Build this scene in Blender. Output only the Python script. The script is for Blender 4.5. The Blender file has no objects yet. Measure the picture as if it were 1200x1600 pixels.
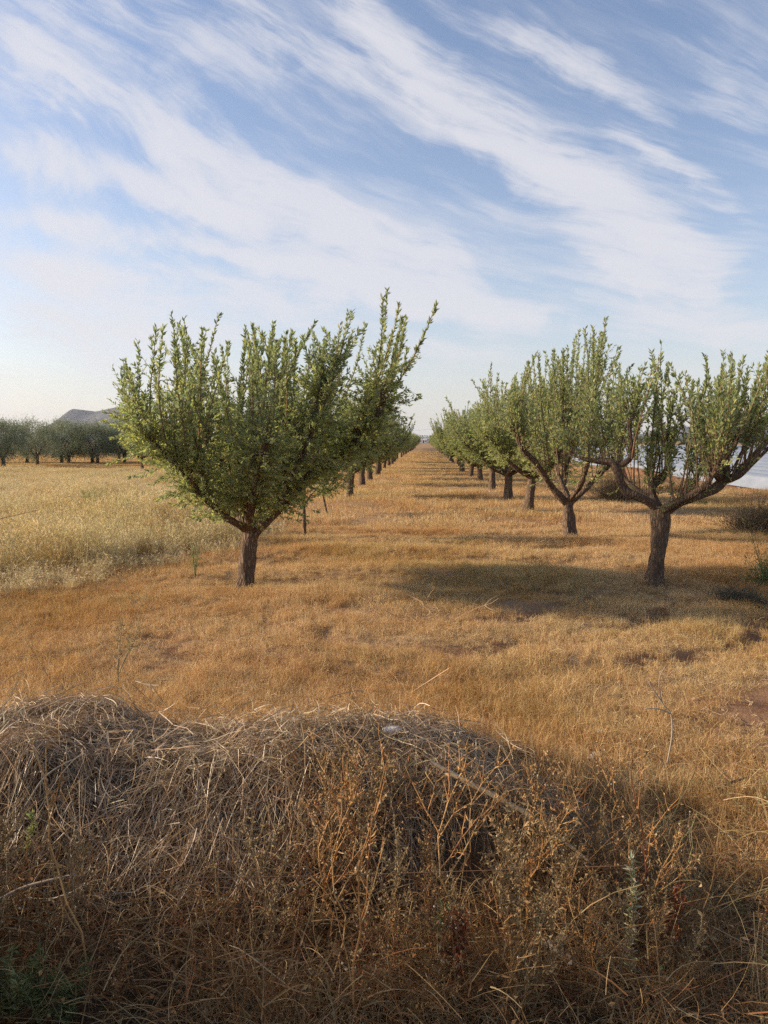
import bpy, math, random
import numpy as np
from mathutils import Vector

R = math.radians
scene = bpy.context.scene
COL = scene.collection

# ------------------------------------------------------------------ camera
F = 1200.0                      # focal length in photo pixels (photo 1200 x 1600)
CAM_Z = 1.65
VPX, VPY = 665.0, 689.0         # where the orchard rows vanish
YAW = math.atan((VPX - 600) / F)
PITCH = math.atan((800 - VPY) / F)
cam_d = bpy.data.cameras.new('camera')
cam = bpy.data.objects.new('camera', cam_d)
COL.objects.link(cam)
cam.location = (0, 0, CAM_Z)
cam.rotation_euler = (R(90) - PITCH, 0, YAW)
cam_d.sensor_fit = 'VERTICAL'
cam_d.sensor_height = 36.0
cam_d.lens = 36.0 * F / 1600.0
cam_d.clip_start = 0.05
cam_d.clip_end = 20000
scene.camera = cam

cy, sy, cp, sp = math.cos(YAW), math.sin(YAW), math.cos(PITCH), math.sin(PITCH)
FWD = np.array([-sy * cp, cy * cp, -sp])
RIGHT = np.array([cy, sy, 0.0])
UP = np.cross(RIGHT, FWD)

def ray(px, py):
    return FWD + RIGHT * ((px - 600) / F) + UP * ((800 - py) / F)

def at(px, py, Y):
    """point on the photo ray at world distance Y down the orchard"""
    d = ray(px, py)
    return np.array([0, 0, CAM_Z]) + d * (Y / d[1])

def onground(px, py, z=0.0):
    d = ray(px, py)
    t = (z - CAM_Z) / d[2]
    return np.array([0, 0, CAM_Z]) + d * t

# ------------------------------------------------------------------ light
SUN_EL, SUN_AZ = R(21), R(4)     # azimuth: degrees ahead of straight left
S = Vector((-math.cos(SUN_AZ) * math.cos(SUN_EL), math.sin(SUN_AZ) * math.cos(SUN_EL), math.sin(SUN_EL)))
sun_d = bpy.data.lights.new('sun', 'SUN')
sun_d.energy = 4.4
sun_d.angle = R(3.0)
sun_d.color = (1.0, 0.83, 0.62)
sun = bpy.data.objects.new('sun', sun_d)
COL.objects.link(sun)
sun.rotation_euler = S.to_track_quat('Z', 'Y').to_euler()
sun.location = (-20, 5, 20)

scene.view_settings.view_transform = 'Standard'
scene.view_settings.look = 'None'
scene.view_settings.exposure = 0.82
scene.view_settings.gamma = 1.0
scene.cycles.max_bounces = 6
scene.cycles.transparent_max_bounces = 8
scene.cycles.volume_bounces = 0
scene.cycles.use_denoising = False
scene.cycles.use_adaptive_sampling = True
scene.cycles.adaptive_threshold = 0.008

# ------------------------------------------------------------------ sky
world = bpy.data.worlds.new('World')
scene.world = world
world.use_nodes = True
wt = world.node_tree
wt.nodes.clear()

class NG:
    """tiny helper for writing node maths"""
    def __init__(s, tree): s.t = tree
    def n(s, kind, **kw):
        nd = s.t.nodes.new(kind)
        for k, v in kw.items(): setattr(nd, k, v)
        return nd
    def put(s, sock, v):
        if isinstance(v, (int, float)): sock.default_value = v
        elif isinstance(v, (tuple, list)): sock.default_value = v
        else: s.t.links.new(v, sock)
    def m(s, op, a, b=None, c=None, clamp=False):
        nd = s.n('ShaderNodeMath', operation=op, use_clamp=clamp)
        s.put(nd.inputs[0], a)
        if b is not None: s.put(nd.inputs[1], b)
        if c is not None: s.put(nd.inputs[2], c)
        return nd.outputs[0]
    def v(s, op, a, b=None):
        nd = s.n('ShaderNodeVectorMath', operation=op)
        s.put(nd.inputs[0], a)
        if b is not None: s.put(nd.inputs[1], b)
        return nd.outputs['Value'] if op in ('DOT_PRODUCT', 'LENGTH') else nd.outputs[0]
    def xyz(s, x, y, z):
        nd = s.n('ShaderNodeCombineXYZ')
        for i, q in enumerate((x, y, z)): s.put(nd.inputs[i], q)
        return nd.outputs[0]
    def noise(s, vec, scale, detail=4, rough=0.5, dist=0.0):
        nd = s.n('ShaderNodeTexNoise')
        s.put(nd.inputs['Vector'], vec)
        nd.inputs['Scale'].default_value = scale
        nd.inputs['Detail'].default_value = detail
        nd.inputs['Roughness'].default_value = rough
        nd.inputs['Distortion'].default_value = dist
        return nd.outputs['Fac']
    def ss(s, x, lo, hi):
        nd = s.n('ShaderNodeMapRange', interpolation_type='SMOOTHSTEP')
        s.put(nd.inputs[0], x)
        nd.inputs[1].default_value = lo; nd.inputs[2].default_value = hi
        return nd.outputs[0]
    def mix(s, f, a, b):
        nd = s.n('ShaderNodeMix', data_type='RGBA')
        s.put(nd.inputs[0], f)
        s.put(nd.inputs[6], a); s.put(nd.inputs[7], b)
        return nd.outputs[2]
    def ramp(s, f, stops):
        nd = s.n('ShaderNodeValToRGB')
        cr = nd.color_ramp
        while len(cr.elements) < len(stops): cr.elements.new(0.5)
        for e, (p, c) in zip(cr.elements, stops):
            e.position = p; e.color = c
        s.put(nd.inputs[0], f)
        return nd.outputs[0]

g = NG(wt)
tc = g.n('ShaderNodeTexCoord')
D = tc.outputs['Generated']
sky = g.n('ShaderNodeTexSky', sky_type='NISHITA')
sky.sun_disc = False
sky.sun_elevation = SUN_EL
sky.sun_rotation = R(-90) + SUN_AZ
sky.altitude = 50
sky.air_density = 1.0
sky.dust_density = 1.2
sky.ozone_density = 2.2
fy = g.v('DOT_PRODUCT', D, tuple(FWD))
front = g.ss(fy, 0.15, 0.45)
fys = g.m('MAXIMUM', fy, 0.12)
X = g.m('MULTIPLY', g.m('DIVIDE', g.v('DOT_PRODUCT', D, tuple(RIGHT)), fys), 1.2)
Y = g.m('MULTIPLY', g.m('DIVIDE', g.v('DOT_PRODUCT', D, tuple(UP)), fys), 1.2)
# X, Y now run in thousands of photo pixels from the picture centre (Y up)
sep = g.n('ShaderNodeSeparateXYZ'); g.put(sep.inputs[0], D)
zz = g.m('ADD', g.m('MAXIMUM', sep.outputs[2], 0.0), 0.10)
PX = g.m('DIVIDE', sep.outputs[0], zz)
PY = g.m('DIVIDE', sep.outputs[1], zz)
pl = g.xyz(PX, PY, 0.0)
# fibres: noise stretched along the wind direction, warped
a = R(52)
kk_ = g.m('MULTIPLY_ADD', g.ss(Y, 0.22, 0.75), 0.42, 0.16)      # wisps lie flatter toward the horizon
U = g.m('SUBTRACT', X, g.m('MULTIPLY', Y, 0.5))
V = g.m('ADD', Y, g.m('MULTIPLY', X, kk_))
XY = g.xyz(X, Y, 0.0)
w1 = g.noise(XY, 2.3, 3, 0.5)
w2 = g.noise(XY, 7.0, 3, 0.55)
warp = g.m('ADD', g.m('MULTIPLY', g.m('SUBTRACT', w1, 0.5), 0.11), g.m('MULTIPLY', g.m('SUBTRACT', w2, 0.5), 0.035))
Vw = g.m('ADD', V, warp)
fib1 = g.noise(g.xyz(g.m('MULTIPLY', U, 1.5), g.m('MULTIPLY', Vw, 9.0), 0.0), 1.6, 7, 0.62)
fib2 = g.noise(g.xyz(g.m('MULTIPLY', U, 3.2), g.m('MULTIPLY', Vw, 18.0), 3.0), 2.3, 6, 0.65)
puff = g.noise(XY, 9.0, 6, 0.6, 0.6)
Yw = g.m('ADD', Y, g.m('ADD', g.m('MULTIPLY', g.m('SUBTRACT', w1, 0.5), 0.05), g.m('ADD', g.m('MULTIPLY', g.m('SUBTRACT', puff, 0.5), 0.045), g.m('MULTIPLY', g.m('SUBTRACT', w2, 0.5), 0.05))))
# each wisp: three photo points fixing a curved centre line, half width, strength
strokes = [
    ((-60, 20), (330, 238), (750, 435), 26, 0.95), ((-60, 90), (250, 235), (600, 372), 28, 0.58),
    ((-60, 205), (300, 312), (720, 428), 27, 0.70), ((-60, 325), (300, 385), (830, 480), 19, 0.9),
    ((-60, 400), (400, 452), (920, 492), 19, 0.66), ((470, -60), (740, 178), (1150, 420), 44, 0.92),
    ((500, 60), (820, 240), (1040, 400), 60, 0.35), ((700, 50), (950, 125), (1060, 205), 32, 0.55),
    ((900, 200), (1060, 265), (1190, 355), 18, 0.65), ((840, 340), (940, 402), (1090, 470), 18, 0.60),
    ((840, 425), (1000, 440), (1200, 395), 34, 0.55), ((-60, 520), (250, 512), (420, 548), 26, 0.50),
    ((600, 542), (680, 546), (740, 556), 12, 0.55), ((930, 505), (1080, 515), (1260, 530), 30, 0.60),
    ((300, -60), (450, 60), (620, 160), 34, 0.42), ((-60, -20), (250, 50), (480, 110), 60, 0.34),
    ((640, 340), (700, 378), (755, 432), 11, 0.65), ((760, 400), (800, 420), (840, 436), 12, 0.5),
    ((180, 60), (330, 180), (460, 260), 30, 0.35), ((1000, -20), (1120, 120), (1260, 180), 80, 0.22),
    ((-60, 440), (300, 480), (900, 515), 60, 0.30), ((-60, 250), (180, 290), (420, 350), 26, 0.45), ((420, 400), (540, 430), (700, 450), 22, 0.45),
]
acc = None
for p0, p1, p2, w, amp in strokes:
    xs = np.array([p0[0] - 600, p1[0] - 600, p2[0] - 600]) / 1000.0
    ys = np.array([800 - p0[1], 800 - p1[1], 800 - p2[1]]) / 1000.0
    c2, c1, c0 = np.polyfit(xs, ys, 2)
    cl = g.m('MULTIPLY_ADD', g.m('MULTIPLY_ADD', X, float(c2), float(c1)), X, float(c0))
    q = g.m('DIVIDE', g.m('SUBTRACT', Yw, cl), w / 1000.0)
    gau = g.m('EXPONENT', g.m('MULTIPLY', g.m('MULTIPLY', q, q), -0.7))
    end = g.m('MULTIPLY', g.ss(X, float(xs[0]) - 0.02, float(xs[0]) + 0.14), g.ss(X, float(xs[2]) + 0.04, float(xs[2]) - 0.10))
    t_ = g.m('MULTIPLY', g.m('MULTIPLY', gau, end), amp)
    acc = t_ if acc is None else g.m('ADD', acc, t_)
fib3 = g.noise(g.xyz(g.m('MULTIPLY', U, 5.0), g.m('MULTIPLY', Vw, 34.0), 7.0), 2.6, 5, 0.65)
fm = g.m('ADD', g.m('MULTIPLY', g.ss(fib1, 0.36, 0.64), 0.36), g.m('ADD', g.m('MULTIPLY', g.ss(fib2, 0.36, 0.64), 0.28), g.m('ADD', g.m('MULTIPLY', g.ss(fib3, 0.36, 0.64), 0.06), g.m('MULTIPLY', g.ss(puff, 0.36, 0.66), 0.26))))
fn = g.m('SUBTRACT', fm, 0.5)
dens_front = g.m('MULTIPLY', g.ss(g.m('MULTIPLY_ADD', fn, g.m('MULTIPLY_ADD', acc, 0.9, 0.45), g.m('MULTIPLY', acc, 0.92)), 0.02, 1.10), 1.3)
veil = g.m('MULTIPLY', g.m('MULTIPLY', g.ss(fib1, 0.38, 0.8), 0.75), g.m('ADD', 0.3, g.ss(w1, 0.35, 0.7)))
dens_front = g.m('ADD', dens_front, veil)
back = g.noise(g.xyz(g.m('MULTIPLY', PX, 0.35), PY, 1.0), 1.3, 7, 0.62, 0.8)
dens_back = g.m('MULTIPLY', g.ss(back, 0.48, 0.75), 0.7)
nfr = g.m('SUBTRACT', 1.0, front)
dens = g.m('ADD', g.m('MULTIPLY', dens_front, front), g.m('MULTIPLY', dens_back, nfr))
dens = g.m('MULTIPLY', g.m('SUBTRACT', 1.0, g.m('EXPONENT', g.m('MULTIPLY', dens, -1.35))), 0.96)
# low veil of haze near the horizon, part of the sky
el = g.m('MAXIMUM', sep.outputs[2], 0.0)
low = g.m('EXPONENT', g.m('MULTIPLY', el, -7.5))
skyc = g.n('ShaderNodeMix', data_type='RGBA', blend_type='MULTIPLY')
skyc.inputs[0].default_value = 1.0
g.put(skyc.inputs[6], sky.outputs[0]); skyc.inputs[7].default_value = (1.20, 1.09, 1.09, 1)
c1_ = g.mix(g.m('MULTIPLY', low, 0.80), skyc.outputs[2], (4.5, 4.38, 4.33, 1))
c2_ = g.mix(dens, c1_, (4.5, 4.45, 4.7, 1))
bg = g.n('ShaderNodeBackground')
g.put(bg.inputs[0], c2_)
bg.inputs[1].default_value = 0.10
out = g.n('ShaderNodeOutputWorld')
wt.links.new(bg.outputs[0], out.inputs[0])

# ------------------------------------------------------------------ numpy noise
def _hash(ix, iy, seed):
    h = (ix.astype(np.int64) * 374761393 + iy.astype(np.int64) * 668265263 + seed * 1442695041) & 0xFFFFFFFF
    h = ((h ^ (h >> 13)) * 1274126177) & 0xFFFFFFFF
    return ((h ^ (h >> 16)) & 0xFFFF) / 65535.0

def vnoise(x, y, seed=0):
    x = np.asarray(x, float); y = np.asarray(y, float)
    ix, iy = np.floor(x), np.floor(y)
    fx, fy_ = x - ix, y - iy
    fx = fx * fx * (3 - 2 * fx); fy_ = fy_ * fy_ * (3 - 2 * fy_)
    a_, b_ = _hash(ix, iy, seed), _hash(ix + 1, iy, seed)
    c_, d_ = _hash(ix, iy + 1, seed), _hash(ix + 1, iy + 1, seed)
    return (a_ * (1 - fx) + b_ * fx) * (1 - fy_) + (c_ * (1 - fx) + d_ * fx) * fy_ - 0.5

def sstep(x, a_, b_):
    t = np.clip((x - a_) / (b_ - a_), 0, 1)
    return t * t * (3 - 2 * t)

# ------------------------------------------------------------------ terrain
def mound(x, y):
    """bank of old straw in the foreground"""
    end = 1 - sstep(x, -0.15, 1.12)                      # runs out on the right
    crest = 0.37 + 0.025 * np.sin(x * 2.1 + 0.6) + 0.05 * vnoise(x * 1.7, y * 1.7, 3) \
        + 0.035 * np.exp(-((x + 1.5) / 0.22) ** 2) * 1.0 + 0.05 * np.exp(-((x + 0.35) / 0.5) ** 2)
    foot = 2.42 + 0.10 * np.sin(x * 1.3) - 0.9 * sstep(-x, 1.7, 3.2)
    front_ = sstep(y, foot, 2.98)
    back_ = 1 - sstep(y, 3.28 + 0.08 * np.sin(x * 2.7), 3.95)
    lump = 0.07 * vnoise(x * 2.6, y * 3.2, 8) + 0.05 * vnoise(x * 6, y * 6, 18) + 0.03 * vnoise(x * 11, y * 11, 9)
    m_ = front_ * back_ * end
    return m_ * (crest + lump)

def arcs(x, y):
    """curved wheel ruts; 0..1"""
    r_ = np.hypot(x - 0.1, (y - 8.6))
    ang = np.arctan2(y - 8.6, x - 0.1)
    rr = r_ + 0.25 * vnoise(x * 0.7, y * 0.7, 21)
    b = np.zeros_like(r_)
    for c_ in (1.75, 2.55, 3.35):
        b = np.maximum(b, np.exp(-((rr - c_) / 0.14) ** 2))
    gate = sstep(ang, R(-150), R(-115)) * (1 - sstep(ang, R(-25), R(5)))
    return b * gate

def edge_x(y):
    """left edge of the mown strip"""
    return -3.55 - 0.35 * np.sin(y * 0.35) + 0.9 * np.exp(-((y - 12.5) / 2.5) ** 2) - 0.25 * np.maximum(0, 8 - y)

def tallness(x, y):
    e = edge_x(y) + 0.5 * vnoise(x * 0.8, y * 0.8, 31)
    return sstep(e - x + 0.8 * vnoise(x * 2.1, y * 2.1, 35), -0.1, 1.9) * sstep(y, 5.8, 7.6) * (1 - sstep(y, 37, 41)) * sstep(-x, -60, 60.0 - 0 * x + 0) ** 0

def bermz(x, y):
    c_ = 10.1 + 0.3 * np.sin(y * 0.2)
    return 0.34 * np.exp(-((x - c_) / 0.75) ** 2) * (0.75 + 0.7 * vnoise(y * 0.35, x * 0.2, 5)) * sstep(y, 10, 20) * (1 - sstep(y, 150, 200))

def height(x, y):
    x = np.asarray(x, float); y = np.asarray(y, float)
    near = 1 - sstep(np.hypot(x, y), 25, 60)
    z = near * (0.035 * vnoise(x * 1.1, y * 1.1, 1) + 0.022 * vnoise(x * 3.2, y * 3.2, 2) + 0.012 * vnoise(x * 9, y * 9, 4))
    z = z - 0.09 * arcs(x, y)
    z = z + near * 0.05 * np.sin(y * 4.2 + 1.3 * vnoise(x * .7, y * .7, 6) * 4) * (1 - sstep(np.abs(x), 2.4, 3.4)) * sstep(y, 7, 9)
    z = z + mound(x, y) + bermz(x, y)
    return z

# ------------------------------------------------------------------ mesh buffers
class Buf:
    def __init__(s):
        s.v, s.q, s.t, s.c, s.mq, s.mt, s.n = [], [], [], [], [], [], 0
    def add(s, v, quads=None, tris=None, col=(1, 1, 1), mat=0):
        v = np.asarray(v, float).reshape(-1, 3)
        col = np.asarray(col, float)
        if col.ndim == 1: col = np.tile(col, (len(v), 1))
        if quads is not None and len(quads):
            quads = np.asarray(quads).reshape(-1, 4); s.q.append(quads + s.n); s.mq.append(np.full(len(quads), mat))
        if tris is not None and len(tris):
            tris = np.asarray(tris).reshape(-1, 3); s.t.append(tris + s.n); s.mt.append(np.full(len(tris), mat))
        s.v.append(v); s.c.append(col); s.n += len(v)
    def mesh(s, name, mats, smooth=False):
        V_ = np.concatenate(s.v).astype(np.float32)
        C_ = np.concatenate(s.c).astype(np.float32)
        q = np.concatenate(s.q) if s.q else np.zeros((0, 4), int)
        t = np.concatenate(s.t) if s.t else np.zeros((0, 3), int)
        mi = np.concatenate(s.mq + s.mt) if (s.mq or s.mt) else np.zeros(0, int)
        me = bpy.data.meshes.new(name)
        me.vertices.add(len(V_)); me.vertices.foreach_set('co', V_.ravel())
        loops = np.concatenate([q.ravel(), t.ravel()]).astype(np.int32)
        me.loops.add(len(loops)); me.loops.foreach_set('vertex_index', loops)
        starts = np.concatenate([np.arange(len(q)) * 4, len(q) * 4 + np.arange(len(t)) * 3]).astype(np.int32)
        me.polygons.add(len(starts)); me.polygons.foreach_set('loop_start', starts)
        me.polygons.foreach_set('material_index', mi.astype(np.int32))
        me.polygons.foreach_set('use_smooth', np.full(len(starts), smooth))
        for m_ in mats: me.materials.append(m_)
        at_ = me.color_attributes.new('tint', 'FLOAT_COLOR', 'POINT')
        C4 = np.concatenate([C_, np.ones((len(C_), 1), np.float32)], 1)
        at_.data.foreach_set('color', C4.ravel())
        me.update(); me.validate()
        return me

def norm(a_):
    return a_ / np.maximum(np.linalg.norm(a_, axis=-1, keepdims=True), 1e-9)

def strands(buf, P, Rr, sides, col, rng, mat=0):
    """P (N,K,3) centre lines, Rr (N,K) radii, col (N,3)"""
    P = np.asarray(P, float); N, K = P.shape[:2]
    if N == 0: return
    T = norm(np.gradient(P, axis=1))
    ref = norm(rng.normal(size=(N, 1, 3)))
    U_ = norm(np.cross(T, ref)); W_ = np.cross(T, U_)
    if sides == 2:
        V_ = np.stack([P - U_ * Rr[..., None], P + U_ * Rr[..., None]], 2)      # N,K,2,3
        ns = 2
    else:
        th = np.arange(sides) * 2 * math.pi / sides
        V_ = P[:, :, None] + Rr[..., None, None] * (U_[:, :, None] * np.cos(th)[None, None, :, None] + W_[:, :, None] * np.sin(th)[None, None, :, None])
        ns = sides
    idx = np.arange(N * K * ns).reshape(N, K, ns)
    if sides == 2:
        Q = np.stack([idx[:, :-1, 0], idx[:, :-1, 1], idx[:, 1:, 1], idx[:, 1:, 0]], -1)
    else:
        nx = np.roll(idx, -1, axis=2)
        Q = np.stack([idx[:, :-1], nx[:, :-1], nx[:, 1:], idx[:, 1:]], -1)
    C_ = np.repeat(np.asarray(col, float), K * ns, axis=0)
    buf.add(V_.reshape(-1, 3), quads=Q.reshape(-1, 4), col=C_, mat=mat)

def leaves(buf, B, Dv, L, W, col, rng, mat=0, fold=0.25):
    """folded four-point leaf blades: base, two sides, tip"""
    N = len(B)
    if N == 0: return
    Dv = norm(Dv)
    sd = norm(np.cross(Dv, norm(rng.normal(size=(N, 3)))))
    nm = np.cross(sd, Dv)
    L = L[:, None]; W = W[:, None]
    mid = B + Dv * L * 0.45
    droop = nm * L * rng.uniform(-0.18, 0.18, (N, 1))
    V_ = np.stack([B, mid - sd * W + nm * W * fold, B + Dv * L + droop, mid + sd * W + nm * W * fold], 1)
    i = np.arange(N)[:, None] * 4
    T_ = np.concatenate([i + [[0, 1, 2]], i + [[0, 2, 3]]])
    buf.add(V_.reshape(-1, 3), tris=T_, col=np.repeat(col, 4, axis=0), mat=mat)

def tint(rng, n, cols, jit=0.12):
    cols = np.asarray(cols, float)
    c_ = cols[rng.integers(0, len(cols), n)]
    return np.clip(c_ * rng.uniform(1 - jit, 1 + jit, (n, 1)) * rng.uniform(0.94, 1.06, (n, 3)), 0, 1)

def resample(pts, radii, step):
    pts = np.asarray(pts, float); radii = np.asarray(radii, float)
    # Catmull-Rom through the points
    P = np.vstack([2 * pts[0] - pts[1], pts, 2 * pts[-1] - pts[-2]])
    op, orr = [], []
    for i in range(len(pts) - 1):
        n = max(2, int(np.linalg.norm(pts[i + 1] - pts[i]) / step))
        for k in range(n):
            t = k / n
            a_, b_, c_, d_ = P[i], P[i + 1], P[i + 2], P[i + 3]
            op.append(0.5 * ((2 * b_) + (-a_ + c_) * t + (2 * a_ - 5 * b_ + 4 * c_ - d_) * t * t + (-a_ + 3 * b_ - 3 * c_ + d_) * t ** 3))
            orr.append(radii[i] * (1 - t) + radii[i + 1] * t)
    op.append(pts[-1]); orr.append(radii[-1])
    return np.array(op), np.array(orr)

def gnarled(buf, pts, radii, seed, sides=16, step=0.03, rough=0.16, flare=0.0, col=(1, 1, 1)):
    """a barked tube with ridges and swellings"""
    P, Q = resample(pts, radii, step)
    n = len(P)
    T = norm(np.gradient(P, axis=0))
    u = norm(np.cross(T[0], [0.31, 0.83, 0.2]))
    ring = []
    s_ = 0.0
    th = np.arange(sides) * 2 * math.pi / sides
    for i in range(n):
        u = u - T[i] * np.dot(u, T[i]); u = u / np.linalg.norm(u)
        w = np.cross(T[i], u)
        if i: s_ += np.linalg.norm(P[i] - P[i - 1])
        k = 1 + rough * 2.0 * vnoise(np.cos(th) * 2.2 + 7, np.sin(th) * 2.2 + s_ * 4.0, seed) + rough * 1.3 * vnoise(th * 2.6, np.full(sides, s_ * 9.0), seed + 3) \
            + rough * 1.2 * vnoise(np.full(sides, s_ * 5.0), np.zeros(sides), seed + 7)
        if flare: k = k + flare * 1.5 * math.exp(-s_ / 0.10) * (1 + 0.6 * np.sin(th * 5 + seed))
        rr = Q[i] * k
        ring.append(P[i] + np.outer(np.cos(th) * rr, u) + np.outer(np.sin(th) * rr, w))
    V_ = np.concatenate(ring + [P[-1:] + T[-1:] * Q[-1] * 0.4])
    idx = np.arange(n * sides).reshape(n, sides); nx = np.roll(idx, -1, 1)
    quads = np.stack([idx[:-1], nx[:-1], nx[1:], idx[1:]], -1).reshape(-1, 4)
    tip = n * sides
    tris = np.stack([idx[-1], nx[-1], np.full(sides, tip)], -1)
    buf.add(V_, quads=quads, tris=tris, col=col)

# ------------------------------------------------------------------ materials
def mat_base(name):
    m_ = bpy.data.materials.new(name); m_.use_nodes = True
    m_.node_tree.nodes.clear()
    return m_, NG(m_.node_tree)

def finish(m_, g_, col, rough=0.8, spec=0.25, bump=None, trans=0.0, bd=0.3, dist=0.01):
    p = g_.n('ShaderNodeBsdfPrincipled')
    g_.put(p.inputs['Base Color'], col)
    g_.put(p.inputs['Roughness'], rough)
    p.inputs['Specular IOR Level'].default_value = spec
    if bump is not None:
        b = g_.n('ShaderNodeBump'); b.inputs['Strength'].default_value = bd; b.inputs['Distance'].default_value = dist
        g_.put(b.inputs['Height'], bump); g_.t.links.new(b.outputs[0], p.inputs['Normal'])
    o = g_.n('ShaderNodeOutputMaterial')
    if trans:
        tr = g_.n('ShaderNodeBsdfTranslucent')
        hs = g_.n('ShaderNodeHueSaturation'); hs.inputs['Saturation'].default_value = 1.15; hs.inputs['Value'].default_value = 1.25
        g_.put(hs.inputs['Color'], col)
        g_.t.links.new(hs.outputs[0], tr.inputs[0])
        mx = g_.n('ShaderNodeMixShader'); mx.inputs[0].default_value = trans
        g_.t.links.new(p.outputs[0], mx.inputs[1]); g_.t.links.new(tr.outputs[0], mx.inputs[2])
        g_.t.links.new(mx.outputs[0], o.inputs[0])
    else:
        g_.t.links.new(p.outputs[0], o.inputs[0])
    return m_

def tinted(name, rough=0.7, spec=0.2, trans=0.0, patches=None, amt=0.5):
    """colour comes from each blade or leaf; patches = soil-side colour variation over the field"""
    m_, g_ = mat_base(name)
    at_ = g_.n('ShaderNodeAttribute', attribute_name='tint')
    c_ = at_.outputs['Color']
    if patches:
        pos = g_.n('ShaderNodeNewGeometry').outputs['Position']
        for sc, lo, hi, colr, am in patches:
            f = g_.m('MULTIPLY', g_.ss(g_.noise(pos, sc, 3, 0.55), lo, hi), am)
            mx = g_.n('ShaderNodeMix', data_type='RGBA', blend_type='MULTIPLY')
            g_.put(mx.inputs[0], f); g_.put(mx.inputs[6], c_); mx.inputs[7].default_value = colr
            c_ = mx.outputs[2]
    return finish(m_, g_, c_, rough, spec, None, trans)

M_leaf = tinted('almond_leaf', 0.48, 0.32, 0.45)
M_olive = tinted('olive_leaf', 0.5, 0.4, 0.38)
M_twig = tinted('twig_bark', 0.85, 0.15)
M_grass = tinted('dry_grass', 0.6, 0.3, 0.30, patches=[(0.35, 0.42, 0.66, (0.80, 0.66, 0.52, 1), 0.85), (1.6, 0.45, 0.7, (0.80, 0.70, 0.55, 1), 0.6), (0.16, 0.45, 0.62, (0.88, 0.97, 0.82, 1), 0.6)])
M_tall = tinted('tall_grass', 0.6, 0.3, 0.32, patches=[(0.22, 0.42, 0.62, (0.90, 0.92, 0.80, 1), 0.6), (0.9, 0.45, 0.7, (0.85, 0.72, 0.55, 1), 0.7)])
M_straw = tinted('old_straw', 0.45, 0.45, 0.15)
M_weed = tinted('dry_weed', 0.7, 0.25, 0.12)
M_green = tinted('green_weed', 0.6, 0.3, 0.25)
M_paint = tinted('plain_surface', 0.75, 0.2)

def bark(name, c0, c1):
    m_, g_ = mat_base(name)
    oc = g_.n('ShaderNodeTexCoord').outputs['Object']
    mp = g_.n('ShaderNodeMapping'); g_.put(mp.inputs[0], oc); mp.inputs['Scale'].default_value = (26, 26, 7)
    vo = g_.n('ShaderNodeTexVoronoi', feature='DISTANCE_TO_EDGE'); g_.t.links.new(mp.outputs[0], vo.inputs['Vector'])
    vo.inputs['Scale'].default_value = 1.3
    n1 = g_.noise(mp.outputs[0], 1.4, 6, 0.65, 0.8)
    n2 = g_.noise(oc, 5.0, 4, 0.6)
    h = g_.m('ADD', g_.m('MULTIPLY', g_.ss(vo.outputs['Distance'], 0.0, 0.35), 0.7), n1)
    f = g_.m('MULTIPLY', g_.m('ADD', g_.ss(h, 0.5, 1.4), n2), 0.6)
    c_ = g_.mix(f, c0, c1)
    return finish(m_, g_, c_, 0.92, 0.15, h, bd=0.9, dist=0.02)
M_bark = bark('almond_bark', (0.045, 0.030, 0.021, 1), (0.27, 0.185, 0.125, 1))

def soil_mat():
    m_, g_ = mat_base('field_soil')
    pos = g_.n('ShaderNodeNewGeometry').outputs['Position']
    at_ = g_.n('ShaderNodeAttribute', attribute_name='tint').outputs['Color']
    n0 = g_.noise(pos, 0.3, 4, 0.6)
    n1 = g_.noise(pos, 3.0, 6, 0.65)
    n2 = g_.noise(pos, 42.0, 5, 0.7)
    v_ = g_.m('ADD', g_.m('MULTIPLY', n2, 0.9), g_.m('MULTIPLY', n1, 0.6))
    k = g_.ss(v_, 0.45, 1.05)
    dark = g_.n('ShaderNodeMix', data_type='RGBA', blend_type='MULTIPLY')
    g_.put(dark.inputs[0], g_.m('SUBTRACT', 1.0, k)); g_.put(dark.inputs[6], at_); dark.inputs[7].default_value = (0.5, 0.42, 0.36, 1)
    pale = g_.mix(g_.m('MULTIPLY', g_.ss(n0, 0.4, 0.7), 0.30), dark.outputs[2], (0.42, 0.29, 0.15, 1))
    return finish(m_, g_, pale, 0.95, 0.1, v_, bd=0.7, dist=0.03)
M_soil = soil_mat()

def rock_mat(name, c0, c1, sc):
    m_, g_ = mat_base(name)
    oc = g_.n('ShaderNodeTexCoord').outputs['Object']
    n = g_.noise(oc, sc, 6, 0.65)
    return finish(m_, g_, g_.mix(g_.ss(n, 0.3, 0.7), c0, c1), 0.9, 0.2, n, bd=0.6, dist=0.3 / sc)

# ------------------------------------------------------------------ objects
def tag(o, label=None, cat=None, group=None, kind=None):
    if label: o['label'] = label
    if cat: o['category'] = cat
    if group: o['group'] = group
    if kind: o['kind'] = kind
    return o

def obj(name, me, parent=None, loc=(0, 0, 0), rz=0.0):
    o = bpy.data.objects.new(name, me); COL.objects.link(o)
    o.location = loc; o.rotation_euler = (0, 0, rz)
    if parent is not None: o.parent = parent
    return o

def empty(name, loc, rz=0.0):
    o = bpy.data.objects.new(name, None); COL.objects.link(o)
    o.location = loc; o.rotation_euler = (0, 0, rz); o.empty_display_size = 0.3
    return o

def copy_tree(o, loc, rz, sc=(1, 1, 1)):
    c_ = o.copy(); COL.objects.link(c_)
    c_.location = loc; c_.rotation_euler = (0, 0, rz); c_.scale = sc
    for ch in o.children:
        d_ = ch.copy(); COL.objects.link(d_); d_.parent = c_
    return c_

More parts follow.
